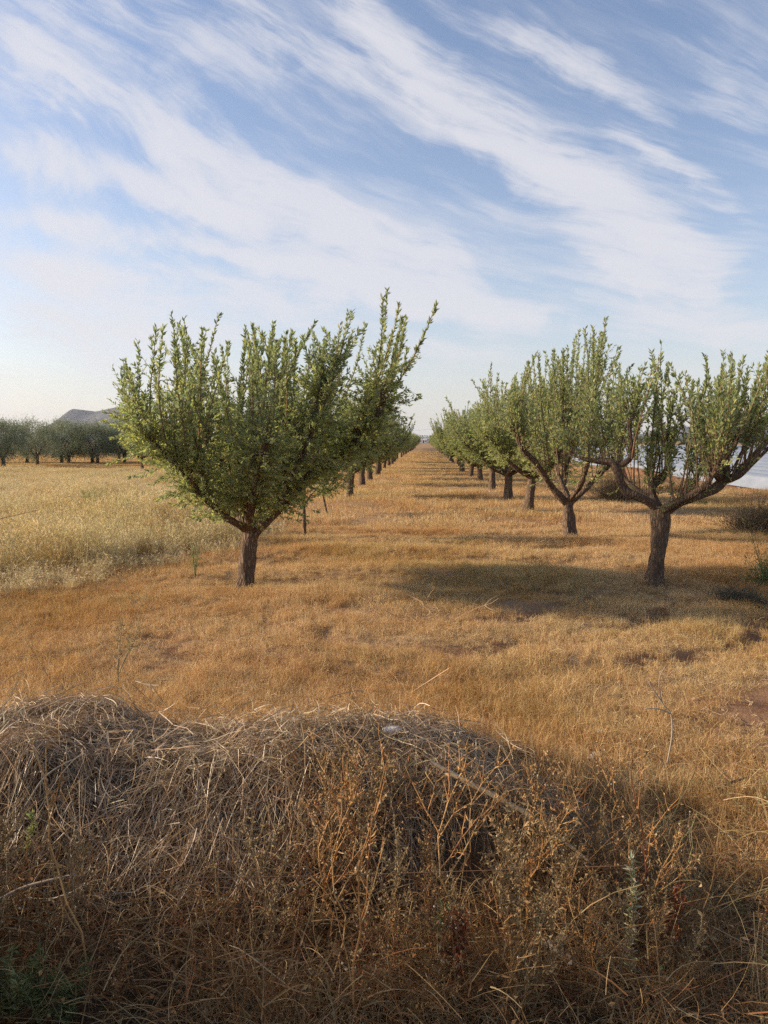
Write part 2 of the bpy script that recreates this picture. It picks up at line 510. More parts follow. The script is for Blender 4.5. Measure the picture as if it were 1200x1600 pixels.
# ---- ground: one sheet, fine near the camera, reaching the horizon
def axis(lo, hi, step, far, grow=1.16):
    a_ = list(np.arange(lo, hi, step)); s_ = step; x_ = a_[-1]
    while x_ < far: s_ *= grow; x_ += s_; a_.append(min(x_, far))
    s_ = step; x_ = lo; b = []
    while x_ > -far: s_ *= grow; x_ -= s_; b.append(max(x_, -far))
    return np.array(b[::-1] + a_)
FAR = 4600.0
gx = axis(-5.0, 5.5, 0.05, FAR, 1.10)
gy = axis(-0.6, 12.0, 0.05, FAR, 1.07)
GX, GY = np.meshgrid(gx, gy)
GZ = height(GX, GY)
ny, nx_ = GX.shape
idx = np.arange(ny * nx_).reshape(ny, nx_)
quads = np.stack([idx[:-1, :-1], idx[:-1, 1:], idx[1:, 1:], idx[1:, :-1]], -1).reshape(-1, 4)
straw_c = np.array([0.42, 0.285, 0.16]); red_c = np.array([0.34, 0.19, 0.105]); shade_brown_c = np.array([0.075, 0.045, 0.028]); orange_c = np.array([0.40, 0.19, 0.09])
wr = np.clip(arcs(GX, GY) * 1.4 + sstep(edge_x(GY) + 0.2 - GX, -0.8, 0.3) * (1 - sstep(edge_x(GY) - GX, 0.3, 1.2)) * sstep(GY, 6, 8) * 0.6
             + 0.5 * sstep(vnoise(GX * .8, GY * 2.2, 77), 0.0, 0.4) + 0.35 * sstep(vnoise(GX * .45 + 5, GY * 1.7, 79), 0.0, 0.2), 0, 1)
wr = np.maximum(wr, sstep(GX, 1.1, 1.7) * (1 - sstep(GX, 2.6, 3.2)) * sstep(GY, 3.3, 3.8) * (1 - sstep(GY, 4.8, 5.8)))
gcol = straw_c + (red_c - straw_c) * wr[..., None]
bm_ = sstep(GX, 8.2, 10.2) * sstep(GY, 10, 18) * (1 - sstep(GY, 160, 260))
gcol = gcol + (orange_c - gcol) * bm_[..., None]
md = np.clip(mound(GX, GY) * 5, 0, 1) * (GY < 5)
shade_soil = np.maximum(md, (1 - sstep(GY, 2.6, 3.4)) * (GY > -3))  # brown soil of bank and foreground, deepened to paint in shade
gcol = gcol + (shade_brown_c - gcol) * np.clip(shade_soil, 0, 1)[..., None]
bl = sstep(-GX, 8, 16) * sstep(GY, 38, 42) * (1 - sstep(GY, 60, 70))
gcol = gcol + (np.array([0.20, 0.12, 0.065]) - gcol) * (bl * 0.8)[..., None]
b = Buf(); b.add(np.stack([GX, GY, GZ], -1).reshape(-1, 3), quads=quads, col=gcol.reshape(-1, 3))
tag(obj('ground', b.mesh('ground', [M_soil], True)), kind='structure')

# ------------------------------------------------------------------ scattering (uncountable grass only)
def scatter(name, sources, pts, rot, scl, idxs, label):
    coll = bpy.data.collections.new(name + '_source')
    for i, me in enumerate(sources):
        o = bpy.data.objects.new('%s_clump' % name, me); coll.objects.link(o)
    me = bpy.data.meshes.new(name)
    n = len(pts)
    me.vertices.add(n); me.vertices.foreach_set('co', np.asarray(pts, np.float32).ravel())
    for nm, ty, data, key in (('rot', 'FLOAT_VECTOR', rot, 'vector'), ('scl', 'FLOAT_VECTOR', scl, 'vector'), ('pick', 'INT', idxs, 'value')):
        a_ = me.attributes.new(nm, ty, 'POINT')
        a_.data.foreach_set(key, np.asarray(data, np.int32 if ty == 'INT' else np.float32).ravel())
    o = obj(name, me)
    ng = bpy.data.node_groups.new(name, 'GeometryNodeTree')
    ng.interface.new_socket('Geometry', in_out='INPUT', socket_type='NodeSocketGeometry')
    ng.interface.new_socket('Geometry', in_out='OUTPUT', socket_type='NodeSocketGeometry')
    gi = ng.nodes.new('NodeGroupInput'); go = ng.nodes.new('NodeGroupOutput')
    ip = ng.nodes.new('GeometryNodeInstanceOnPoints'); ip.inputs['Pick Instance'].default_value = True
    ci = ng.nodes.new('GeometryNodeCollectionInfo'); ci.inputs['Collection'].default_value = coll
    ci.inputs['Separate Children'].default_value = True; ci.inputs['Reset Children'].default_value = True
    def attr(nm, ty):
        a_ = ng.nodes.new('GeometryNodeInputNamedAttribute'); a_.data_type = ty; a_.inputs['Name'].default_value = nm
        return a_.outputs['Attribute']
    er = ng.nodes.new('FunctionNodeEulerToRotation')
    L = ng.links.new
    L(gi.outputs[0], ip.inputs['Points']); L(ci.outputs[0], ip.inputs['Instance'])
    L(attr('pick', 'INT'), ip.inputs['Instance Index'])
    L(attr('rot', 'FLOAT_VECTOR'), er.inputs[0]); L(er.outputs[0], ip.inputs['Rotation'])
    L(attr('scl', 'FLOAT_VECTOR'), ip.inputs['Scale'])
    L(ip.outputs[0], go.inputs[0])
    md_ = o.modifiers.new('scatter', 'NODES'); md_.node_group = ng
    tag(o, label, 'grass', kind='stuff')
    return o

def blade_patch(seed, n, size, hmin, hmax, wid, lean, cols, mat, K=4, heads=0.0, flat=0.0):
    rng = np.random.default_rng(seed)
    b = Buf()
    # blades stand in small tussocks
    nt = max(6, n // 26)
    cx = rng.uniform(-size / 2, size / 2, (nt, 2)); pick = rng.integers(0, nt, n)
    xy = cx[pick] + rng.normal(0, size * 0.06, (n, 2))
    hh = rng.uniform(hmin, hmax, n) * rng.uniform(0.6, 1.0, nt)[pick]
    an = rng.uniform(0, 2 * math.pi, n); ln = np.abs(rng.normal(0, lean, n)) * hh
    k = np.linspace(0, 1, K)
    P = np.zeros((n, K, 3))
    P[:, :, 0] = xy[:, :1] + (np.cos(an) * ln)[:, None] * k ** 1.8
    P[:, :, 1] = xy[:, 1:] + (np.sin(an) * ln)[:, None] * k ** 1.8
    P[:, :, 2] = hh[:, None] * (k - (0.35 * np.minimum(ln / hh, 1.6))[:, None] * k ** 2.2) - 0.01
    if flat:
        fl = rng.random(n) < flat
        P[fl, :, 2] = P[fl, :, 2] * 0.25 + 0.012
    P[:, 1:-1] += rng.normal(0, 0.006, (n, K - 2, 3))
    W_ = wid * rng.uniform(0.6, 1.3, n)[:, None] * np.linspace(1, 0.25, K)[None]
    c_ = tint(rng, n, cols, 0.22)
    strands(b, P, W_, 2, c_, rng)
    if heads:
        h_ = np.where(rng.random(n) < heads)[0]
        for j in range(4):
            tip = P[h_, -1]; dr = rng.normal(0, 0.4, (len(h_), 3)) + [0, 0, 0.5]
            leaves(b, tip - [0, 0, 0.012] * np.array([[j]]), dr, np.full(len(h_), 0.035) * rng.uniform(.7, 1.3, len(h_)), np.full(len(h_), 0.006), c_[h_] * 1.08, rng)
    return b.mesh('grass_clump', [mat])

GOLD = [(0.56, 0.38, 0.18), (0.62, 0.44, 0.22), (0.50, 0.31, 0.14), (0.44, 0.26, 0.12), (0.66, 0.50, 0.28)]
SHORT = [(0.60, 0.435, 0.225), (0.65, 0.49, 0.26), (0.54, 0.355, 0.17), (0.40, 0.23, 0.115), (0.70, 0.55, 0.33)]
PALE = [(0.60, 0.50, 0.30), (0.66, 0.56, 0.37), (0.52, 0.42, 0.24), (0.46, 0.40, 0.22), (0.56, 0.43, 0.24)]
TAN = [(0.40, 0.30, 0.15), (0.48, 0.36, 0.19), (0.33, 0.24, 0.12), (0.28, 0.28, 0.12)]

def inframe(x, y, m=0.12):
    """keep what the photo could see, with margin for a step aside and for shadows"""
    return (y > -1) & (x > -(0.60 + m) * y - 2.2) & (x < (0.46 + m) * y + 2.0)

def jgrid(x0, x1, y0, y1, st, rng):
    X_, Y_ = np.meshgrid(np.arange(x0, x1, st), np.arange(y0, y1, st))
    X_ = X_.ravel() + rng.uniform(-st / 2, st / 2, X_.size); Y_ = Y_.ravel() + rng.uniform(-st / 2, st / 2, Y_.size)
    return X_, Y_

rng = np.random.default_rng(11)
# short mown grass, near (dense) then far
short_src = [blade_patch(100 + i, 820, 0.40, 0.02, 0.11, 0.0012, 0.6, SHORT, M_grass, flat=0.35) for i in range(5)]
x_, y_ = jgrid(-9, 9, 3.2, 15, 0.19, rng)
ok = inframe(x_, y_) & (mound(x_, y_) < 0.25)
x_, y_ = x_[ok], y_[ok]
bare = np.clip(arcs(x_, y_), 0, 1)
hs = (0.75 + 1.1 * vnoise(x_ * 0.9, y_ * 2.4, 41)) * (1 - 0.85 * bare) * (1 - 0.55 * sstep(vnoise(x_ * .5, y_ * 1.3, 77), 0.12, 0.4))
hs = hs + 0.35 * (1 - sstep(y_, 3.9, 5.2)) * (1 - sstep(x_, 0.4, 1.2)) + 0.35
bald = sstep(x_, 1.1, 1.7) * (1 - sstep(x_, 2.6, 3.2)) * sstep(y_, 3.3, 3.8) * (1 - sstep(y_, 4.8, 5.8)) * sstep(vnoise(x_ * 1.6, y_ * 1.6, 91), -0.2, 0.15)
keep = rng.random(len(x_)) > (0.8 * bald + 1.0 * bare + 0.45 * sstep(x_, 1.6, 2.2) * (1 - sstep(y_, 4.6, 5.4)) + 0.3 * sstep(vnoise(x_ * .45 + 5, y_ * 1.7, 79), 0.02, 0.2))
x_, y_, hs = x_[keep], y_[keep], hs[keep]
n = len(x_)
scatter('short_dry_grass', short_src, np.stack([x_, y_, height(x_, y_)], 1), np.stack([rng.normal(0, .05, n), rng.normal(0, .05, n), rng.uniform(0, 6.28, n)], 1),
        np.stack([np.ones(n), np.ones(n), np.clip(hs, 0.25, 2.5)], 1), rng.integers(0, 5, n), 'short golden dry grass mown between the almond rows')
far_src = [blade_patch(120 + i, 900, 1.3, 0.04, 0.17, 0.0030, 0.5, SHORT, M_grass, K=3, flat=0.2) for i in range(4)]
x_, y_ = jgrid(-70, 60, 14.6, 120, 0.85, rng)
ok = inframe(x_, y_, 0.03) & (x_ < 9.6) & (rng.random(len(x_)) < np.clip(55 / y_, 0.35, 1)) & (tallness(x_, y_) < 0.9)
x_, y_ = x_[ok], y_[ok]; n = len(x_)
hs = 0.9 + 1.2 * vnoise(x_ * 0.35, y_ * 1.1, 41)
scatter('distant_dry_grass', far_src, np.stack([x_, y_, height(x_, y_)], 1), np.stack([np.zeros(n), np.zeros(n), rng.uniform(0, 6.28, n)], 1),
        np.stack([np.full(n, 1.2), np.full(n, 1.2), np.clip(hs, 0.4, 2)], 1), rng.integers(0, 4, n), 'dry golden grass farther down the orchard alley')
# tall pale grass on the left
tall_src = [blade_patch(140 + i, 420, 0.7, 0.30, 0.72, 0.0018, 0.28, PALE, M_tall, K=5, heads=0.35) for i in range(4)]
x_, y_ = jgrid(-45, -2, 6, 40, 0.42, rng)
ok = inframe(x_, y_, 0.05) & (rng.random(len(x_)) < tallness(x_, y_) * 1.3) & (tallness(x_, y_) > 0.06)
x_, y_ = x_[ok], y_[ok]; n = len(x_)
hs = (0.80 + 0.9 * vnoise(x_ * 0.6, y_ * 0.6, 43)) * (0.30 + 0.70 * tallness(x_, y_)) * (1 - 0.35 * sstep(y_, 14, 30))
scatter('tall_pale_grass', tall_src, np.stack([x_, y_, height(x_, y_)], 1), np.stack([rng.normal(0, .08, n), rng.normal(0.05, .08, n), rng.uniform(0, 6.28, n)], 1),
        np.stack([np.ones(n), np.ones(n), hs], 1), rng.integers(0, 4, n), 'tall pale unmown grass on the left of the alley')
# golden wispy grass just behind the straw bank and tufts at its right
wisp_src = [blade_patch(160 + i, 560, 0.5, 0.06, 0.22, 0.0013, 0.7, GOLD, M_grass, K=5) for i in range(4)]
x_, y_ = jgrid(-4.5, 3.2, 1.2, 6.5, 0.24, rng)
m_ = mound(x_, y_)
dens_ = np.where(y_ > 3.4, (1 - sstep(y_, 4.3, 6.3)) * (1 - 0.75 * sstep(x_, 0.9, 1.8)), 0.0)
dens_ = np.maximum(dens_, ((x_ > 1.0) & (y_ < 3.1) & (y_ > 2.2) & (vnoise(x_ * 3, y_ * 3, 55) > 0.0)) * 0.9)
dens_ = np.maximum(dens_, ((y_ < 2.5) & (y_ > 1.85) & (x_ > -0.6)) * 0.85)
ok = (rng.random(len(x_)) < dens_) & (m_ < 0.3)
x_, y_ = x_[ok], y_[ok]; n = len(x_)
hs = 0.75 + 0.9 * vnoise(x_ * 1.5, y_ * 1.5, 47)
hs = np.where(y_ < 2.55, hs * 0.5, hs)
scatter('wispy_golden_grass', wisp_src, np.stack([x_, y_, height(x_, y_)], 1), np.stack([rng.normal(0, .12, n), rng.normal(0, .12, n), rng.uniform(0, 6.28, n)], 1),
        np.stack([np.ones(n), np.ones(n), hs], 1), rng.integers(0, 4, n), 'wispy golden grass around the old straw bank')

# ------------------------------------------------------------------ straw on the bank
def straw_cover():
    rng = np.random.default_rng(5)
    b = Buf()
    N = 60000
    x = rng.uniform(-4.2, 1.15, N); y = rng.uniform(2.35, 3.95, N)
    h = mound(x, y)
    ok = h > 0.05 + 0.12 * sstep(x, -0.5, 0.1) + 0.10 * vnoise(x * 4, y * 4, 12)
    x, y = x[ok], y[ok]; n = len(x)
    # strands comb downhill on the face, random on top
    eps = 0.05
    gxx = (mound(x + eps, y) - mound(x - eps, y)) / (2 * eps); gyy = (mound(x, y + eps) - mound(x, y - eps)) / (2 * eps)
    slope = np.hypot(gxx, gyy)
    down = np.arctan2(-gyy, -gxx)
    an = np.where(slope > 0.45, down + rng.normal(0, 0.95, n), rng.uniform(0, 2 * math.pi, n))
    L = rng.gamma(4, 0.036, n).clip(0.05, 0.36)
    K = 6; k = np.linspace(-0.5, 0.5, K)
    bend = rng.normal(0, 0.45, n)
    ph = an[:, None] + bend[:, None] * k
    step = L[:, None] / (K - 1)
    px = x[:, None] + np.cumsum(np.cos(ph) * step, 1) - 0.5 * L[:, None] * np.cos(an)[:, None]
    py = y[:, None] + np.cumsum(np.sin(ph) * step, 1) - 0.5 * L[:, None] * np.sin(an)[:, None]
    clump = np.clip(vnoise(x * 7, y * 7, 66) * 2 + 0.6, 0.15, 1.6)[:, None]
    lift = rng.exponential(0.030, n)[:, None] * clump + 0.003
    tilt = rng.normal(0, 0.17, n)[:, None] * L[:, None] * k * 2
    pz = height(px, py) + lift + tilt + 0.010 * rng.normal(size=(n, 1)) * (1 - (2 * k) ** 2)
    P = np.stack([px, py, np.maximum(pz, height(px, py) + 0.002)], -1)
    W = rng.uniform(0.0006, 0.0017, n)[:, None] * np.array([0.7, 1, 1, 1, 0.9, 0.4])[None]
    c_ = tint(rng, n, [(0.42, 0.32, 0.20), (0.34, 0.245, 0.15), (0.58, 0.46, 0.31), (0.20, 0.14, 0.085), (0.44, 0.30, 0.16), (0.28, 0.19, 0.11)], 0.25)
    strands(b, P, W, 2, c_, rng)
    return b.mesh('straw_cover', [M_straw])
tag(obj('straw_cover', straw_cover()), 'matted grey brown old straw covering the bank in front', 'straw', kind='stuff')

def tangle(seed, N, xr, yr, zmax, cols, wid, name, label, Lr=(0.1, 0.4), up=0.3):
    rng = np.random.default_rng(seed)
    b = Buf()
    x = rng.uniform(*xr, N); y = rng.uniform(*yr, N)
    z0 = height(x, y) + rng.random(N) ** (0.8 if zmax > 0.5 else 1.6) * zmax * (0.6 + 0.8 * (vnoise(x * 2.3, y * 2.3, seed) + 0.5))
    kp = vnoise(x * 5, y * 5, seed + 40) > -0.12
    x, y, z0 = x[kp], y[kp], z0[kp]; N = len(x)
    K = 6; L = rng.uniform(*Lr, N)
    d = rng.normal(size=(N, 3)) * [1, 0.7, 0.8] + [0, 0, up]
    d = norm(d); cv = rng.normal(0, 0.5, (N, 3))
    k = np.linspace(0, 1, K)[None, :, None]
    P = np.stack([x, y, z0], 1)[:, None] + d[:, None] * L[:, None, None] * k + cv[:, None] * L[:, None, None] * k ** 2 * 0.6 - np.array([0, 0, 0.25]) * L[:, None, None] * k ** 3
    P[..., 2] = np.maximum(P[..., 2], height(P[..., 0], P[..., 1]) + 0.004)
    W = wid * rng.uniform(0.5, 1.4, N)[:, None] * np.linspace(1, 0.4, K)[None]
    strands(b, P, W, 2, tint(rng, N, cols, 0.25), rng)
    # curled dead leaves and husks caught in it
    m = N // 3
    i = rng.integers(0, N, m)
    leaves(b, P[i, rng.integers(1, K, m)], rng.normal(size=(m, 3)), rng.uniform(0.008, 0.028, m), rng.uniform(0.002, 0.007, m), tint(rng, m, cols, 0.3), rng, fold=0.7)
    return tag(obj(name, b.mesh(name, [M_weed])), label, 'weeds', kind='stuff')

BRN = [(0.22, 0.12, 0.05), (0.27, 0.155, 0.065), (0.16, 0.085, 0.035), (0.32, 0.21, 0.095), (0.19, 0.13, 0.06), (0.26, 0.11, 0.04), (0.42, 0.30, 0.15)]  # dead stalk browns, darkened to deepen the foreground shade
tangle(61, 6500, (-0.55, 1.25), (1.95, 2.85), 0.24, BRN, 0.0015, 'tangled_dead_weeds', 'tangled brown dead weeds on the shaded face of the bank', (0.07, 0.28))
tangle(64, 6000, (-3.4, -0.3), (1.9, 2.55), 0.16, BRN, 0.0015, 'tangled_dry_grass', 'tangled tan and brown dry grass low on the left of the bank', (0.07, 0.26), 0.5)
tangle(65, 9000, (-2.8, -1.78), (0.6, 2.4), 1.0, BRN + TAN, 0.0022, 'unseen_shade_weeds', 'added tall dry weeds out of view at left, shading the foreground', (0.15, 0.5), 0.6)  # unseen tangle added outside the left edge to throw shade over the foreground
tangle(62, 6000, (-1.6, 1.9), (1.75, 2.5), 0.05, BRN, 0.0012, 'trampled_litter', 'trampled brown stalks and litter at the bottom edge', (0.04, 0.15), 0.2)
tangle(63, 5000, (0.9, 2.6), (2.0, 3.6), 0.08, TAN + BRN[:2], 0.0012, 'low_dry_undergrowth', 'low dry undergrowth in the shade right of the bank', (0.08, 0.28), 0.5)

# ------------------------------------------------------------------ dry weed plants
def weed_mesh(seed, H, cols, leafcols, nbr=9, pods=0.6, spread=0.55, lean=(0, 0), leafy=0.8, stem=0.0040):
    rng = np.random.default_rng(seed)
    b = Buf()
    K = 9; k = np.linspace(0, 1, K)
    wob = np.cumsum(rng.normal(0, 0.018, (K, 3)), 0) * [1, 1, 0] * H * 1.6
    main = np.outer(k, [lean[0] * H, lean[1] * H, H]) + wob
    main[0] = 0; main[0, 2] = -0.02
    c0 = tint(rng, 1, cols, 0.1)
    strands(b, main[None], (stem * np.linspace(1, 0.35, K))[None], 5, c0, rng)
    anchors = []
    for i in range(nbr):
        t = rng.uniform(0.15, 0.95); p0 = main[int(t * (K - 1))] * (1 - (t * (K - 1)) % 1) + main[min(K - 1, int(t * (K - 1)) + 1)] * ((t * (K - 1)) % 1)
        an = i * 2.4 + rng.uniform(-.4, .4); L = H * rng.uniform(0.18, 0.42) * (1.15 - 0.6 * t)
        d = np.array([math.cos(an) * spread, math.sin(an) * spread, rng.uniform(0.5, 1.0)]); d /= np.linalg.norm(d)
        kk = np.linspace(0, 1, 6)[:, None]
        br = p0 + d * L * kk + np.array([0, 0, 1]) * L * 0.25 * kk ** 2 + np.cumsum(rng.normal(0, 0.02, (6, 3)), 0) * L
        br[0] = p0
        strands(b, br[None], (stem * 0.55 * np.linspace(1, 0.4, 6))[None], 4, tint(rng, 1, cols, 0.15), rng)
        anchors.append((br, L))
        for j in range(rng.integers(2, 5)):
            q = br[rng.integers(1, 6)]; a2 = rng.uniform(0, 6.28); l2 = L * rng.uniform(0.2, 0.5)
            d2 = norm(d + np.array([math.cos(a2), math.sin(a2), 0.2]) * 0.9)
            tw = q + d2 * l2 * np.linspace(0, 1, 4)[:, None] + rng.normal(0, 0.03, (4, 3)) * l2
            tw[0] = q
            strands(b, tw[None], (stem * 0.32 * np.linspace(1, 0.5, 4))[None], 3, tint(rng, 1, cols, 0.2), rng)
            anchors.append((tw, l2))
    anchors.append((main[3:], H * 0.7))
    # crisp curled leaves / bracts
    for an_, L in anchors:
        n = max(2, int(L * 75 * leafy))
        u = rng.uniform(0.1, 1, n) * (len(an_) - 1); i0 = np.minimum(u.astype(int), len(an_) - 2); fr = (u - i0)[:, None]
        B = an_[i0] * (1 - fr) + an_[i0 + 1] * fr
        leaves(b, B, rng.normal(size=(n, 3)) + [0, 0, 0.2], rng.uniform(0.008, 0.026, n), rng.uniform(0.002, 0.006, n), tint(rng, n, leafcols, 0.25), rng, fold=0.8)
        # seed capsules: little eight-sided beads
        m = rng.binomial(max(1, int(L * 10)), pods)
        for _ in range(m):
            q = an_[rng.integers(1, len(an_))] + rng.normal(0, 0.003, 3); r_ = rng.uniform(0.0025, 0.0055)
            vv = q + np.array([[1, 0, 0], [0, 1, 0], [-1, 0, 0], [0, -1, 0], [0, 0, 1.25], [0, 0, -1.1]]) * r_
            b.add(vv, tris=[[0, 1, 4], [1, 2, 4], [2, 3, 4], [3, 0, 4], [1, 0, 5], [2, 1, 5], [3, 2, 5], [0, 3, 5]], col=tint(rng, 1, [(0.42, 0.30, 0.17), (0.34, 0.20, 0.10), (0.5, 0.4, 0.27)], 0.15)[0])
    return b.mesh('dry_weed', [M_weed])

ORANGE = [(0.50, 0.25, 0.09), (0.42, 0.20, 0.075), (0.54, 0.32, 0.13)]
KHAKI = [(0.36, 0.25, 0.12), (0.40, 0.29, 0.15), (0.30, 0.21, 0.10)]
RUST = [(0.30, 0.10, 0.035), (0.36, 0.13, 0.045), (0.24, 0.08, 0.03)]
LF_B = [(0.32, 0.18, 0.07), (0.26, 0.14, 0.055), (0.38, 0.24, 0.10), (0.24, 0.17, 0.07)]
LF_G = [(0.30, 0.20, 0.09), (0.34, 0.24, 0.11), (0.24, 0.15, 0.07)]
wv = [weed_mesh(201, 0.62, ORANGE, LF_B, 10), weed_mesh(202, 0.50, KHAKI, LF_G, 12, 0.5, 0.5, leafy=1.7), weed_mesh(203, 0.70, ORANGE, LF_B, 8, 0.7, 0.7, (0.12, 0.05)),
      weed_mesh(204, 0.44, RUST, LF_B, 12, 0.8, 0.5, leafy=1.5), weed_mesh(205, 0.58, KHAKI, LF_G, 14, 0.7, 0.6, (-0.1, 0.1), leafy=1.4), weed_mesh(206, 0.38, KHAKI, LF_B, 10, 0.9, 0.8, leafy=1.3)]
kinds = [('orange stemmed', 'upright'), ('khaki', 'bushy'), ('orange stemmed', 'leaning'), ('rust red', 'short'), ('khaki', 'leaning'), ('khaki', 'short')]
rng = np.random.default_rng(71)
W_LABEL = ['dry upright orange stemmed weed among the tangle on the bank face', 'dry bushy khaki weed among the tangle on the bank face', 'dry open branching orange stemmed weed among the tangle on the bank face',
           'short dry rust red weed among the tangle on the bank face', 'dry leaning khaki weed with seed heads among the tangle on the bank face', 'low dry khaki weed with wide seed heads among the tangle on the bank face']
W_GROUP = ['upright orange weeds on the bank', 'bushy khaki weeds on the bank', 'open orange weeds on the bank', 'rust red weeds on the bank', 'leaning khaki weeds on the bank', 'low khaki weeds on the bank']
def place_weed(v, x, y, rz, s_):
    o = obj('dry_weed', wv[v], loc=(x, y, float(height(x, y))), rz=rz)
    o.scale = (s_, s_, s_ * rng.uniform(0.9, 1.1)); o.rotation_euler = (rng.normal(0, .1), rng.normal(0, .1), rz)
    tag(o, W_LABEL[v], 'weed', W_GROUP[v])
# main stand on the face and right shoulder of the bank
for i in range(72):
    x = rng.uniform(-1.9, 1.15) if i % 3 == 0 else rng.uniform(-0.5, 0.85)
    y = (rng.uniform(2.05, 2.7) if x > -0.4 else rng.uniform(1.95, 2.4)) + 0.25 * max(0, x - 0.3)
    v = int(rng.integers(0, 6))
    place_weed(v, x, y, rng.uniform(0, 6.28), rng.uniform(0.4, 0.7) if x > 0.4 else (rng.uniform(0.55, 1.0) if x > -0.7 else rng.uniform(0.5, 0.9)))
# an unseen belt of weeds added left of the camera to shade the foreground
for i in range(46):
    x = rng.uniform(-3.0, -1.1); y = rng.uniform(0.9, 1.9)
    if x > -0.52 * y - 0.35: continue
    place_weed(int(rng.integers(0, 6)), x, y, rng.uniform(0, 6.28), rng.uniform(0.8, 1.15))

# ------------------------------------------------------------------ almond trees
LEAFC = [(0.255, 0.30, 0.13), (0.285, 0.33, 0.14), (0.22, 0.265, 0.13), (0.325, 0.35, 0.14), (0.24, 0.28, 0.165), (0.39, 0.395, 0.155)]
TWC = [(0.20, 0.13, 0.08), (0.26, 0.16, 0.09), (0.15, 0.10, 0.07)]

def crown_mesh(limbs, seed, n_shoots, topf, low=0.35, leaf=1.0, dens=75, side=6, lean0=0.06, lean1=0.42, center=(0, 0), fill=0.5, len_lo=0.55, fill_len=0.32, inner=0.22, bare0=0.10):
    """upright leafy water shoots rising from every limb, with short side twigs"""
    rng = np.random.default_rng(seed)
    b = Buf()
    # candidate origins along the limbs, heavier toward their ends
    O, Wt = [], []
    for pts, rad in limbs:
        P, Q = resample(pts, rad, 0.05)
        n = len(P); t = np.linspace(0, 1, n)
        O.append(P); Wt.append(0.15 + t)
    O = np.concatenate(O); Wt = np.concatenate(Wt); Wt = Wt * (O[:, 2] > low) * (np.hypot(O[:, 0] - center[0], O[:, 1] - center[1]) > inner); Wt /= Wt.sum()
    o = O[rng.choice(len(O), n_shoots, p=Wt)] + rng.normal(0, 0.02, (n_shoots, 3))
    rel = o[:, :2] - np.array(center)
    rad = np.linalg.norm(rel, axis=1)
    rmax = np.percentile(rad, 92)
    lean = lean0 + (lean1 - lean0) * (rad / rmax) ** 1.6 * rng.uniform(0.3, 1.3, n_shoots)
    d = np.zeros((n_shoots, 3)); d[:, :2] = rel / np.maximum(rad, 0.05)[:, None] * lean[:, None] + rng.normal(0, 0.20, (n_shoots, 2)); d[:, 2] = 1
    d = norm(d)
    fr_ = np.where(rng.random(n_shoots) < 0.27, rng.uniform(0.86, 1.02, n_shoots), rng.uniform(len_lo, 0.84, n_shoots))
    L = np.full(n_shoots, 1.0)
    for _ in range(3):
        ex = o + d * L[:, None]
        L = np.clip((topf(ex[:, 0], ex[:, 1]) - o[:, 2]) / d[:, 2], 0.12, 2.4)
    L = L * fr_
    K = 10; k = np.linspace(0, 1, K)
    out_ = np.zeros((n_shoots, 3)); out_[:, :2] = rel / np.maximum(rad, 0.05)[:, None]
    P = o[:, None] + d[:, None] * (L[:, None] * k)[..., None] + (out_[:, None] * (lean * 0.35 * L)[:, None, None]) * (np.sin(k * math.pi) * 0.5)[None, :, None]
    P[:, 1:] += np.cumsum(rng.normal(0, 0.006, (n_shoots, K - 1, 3)), 1)
    strands(b, P, (0.0085 * np.clip(L, 0.5, 1.6))[:, None] * np.linspace(1, 0.22, K)[None], 4, tint(rng, n_shoots, TWC), rng, mat=1)
    def leafrun(P, Lr, per_m, l0, t0, col_shift=1.0):
        n, K = P.shape[:2]
        cnt = np.maximum(3, (Lr * per_m).astype(int)); tot = cnt.sum()
        own = np.repeat(np.arange(n), cnt)
        u = t0 + (1 - t0) * rng.random(tot) ** 0.85
        f = u * (K - 1); i0 = np.minimum(f.astype(int), K - 2); fr = (f - i0)[:, None]
        B = P[own, i0] * (1 - fr) + P[own, i0 + 1] * fr
        T = norm(P[own, i0 + 1] - P[own, i0])
        rd = norm(np.cross(T, norm(rng.normal(size=(tot, 3)))))
        out = rng.uniform(0.45, 1.25, tot)[:, None] * (1.15 - 0.55 * u)[:, None]
        Dl = T * 0.8 + rd * out + [0, 0, -0.05]
        ll = leaf * l0 * rng.uniform(0.6, 1.15, tot)
        shade = tint(rng, tot, LEAFC, 0.15) * rng.uniform(0.88, 1.12, n)[own][:, None]
        leaves(b, B, Dl, ll, ll * rng.uniform(0.14, 0.2, tot), shade * col_shift, rng, 0)
    leafrun(P, L, dens * 1.4, 0.066, bare0)
    # side twigs
    m = n_shoots * side
    own = rng.integers(0, n_shoots, m); u = rng.uniform(bare0 * 0.7, 0.72, m); f = u * (K - 1); i0 = f.astype(int); fr = (f - i0)[:, None]
    B = P[own, i0] * (1 - fr) + P[own, i0 + 1] * fr
    a_ = rng.uniform(0, 6.28, m)
    dd = norm(np.stack([np.cos(a_), np.sin(a_), rng.uniform(0.1, 1.3, m)], 1))
    ls = rng.uniform(0.10, 0.34, m)
    kk = np.linspace(0, 1, 4)
    P2 = B[:, None] + dd[:, None] * (ls[:, None] * kk)[..., None] + np.array([0, 0, 0.25]) * (ls[:, None] * kk ** 2)[..., None]
    strands(b, P2, (0.0032 * np.ones(m))[:, None] * np.linspace(1, 0.4, 4)[None], 3, tint(rng, m, TWC), rng, mat=1)
    leafrun(P2, ls, dens * 0.8, 0.058, 0.15, 1.0)
    # leaf clusters on the limbs themselves
    m = int(n_shoots * fill * 3)
    Wf = (O[:, 2] > low) * np.clip((np.hypot(O[:, 0] - center[0], O[:, 1] - center[1]) - inner) * 3, 0.0, 1.0) + 1e-6
    B = O[rng.choice(len(O), m, p=Wf / Wf.sum())]
    a_ = rng.uniform(0, 6.28, m)
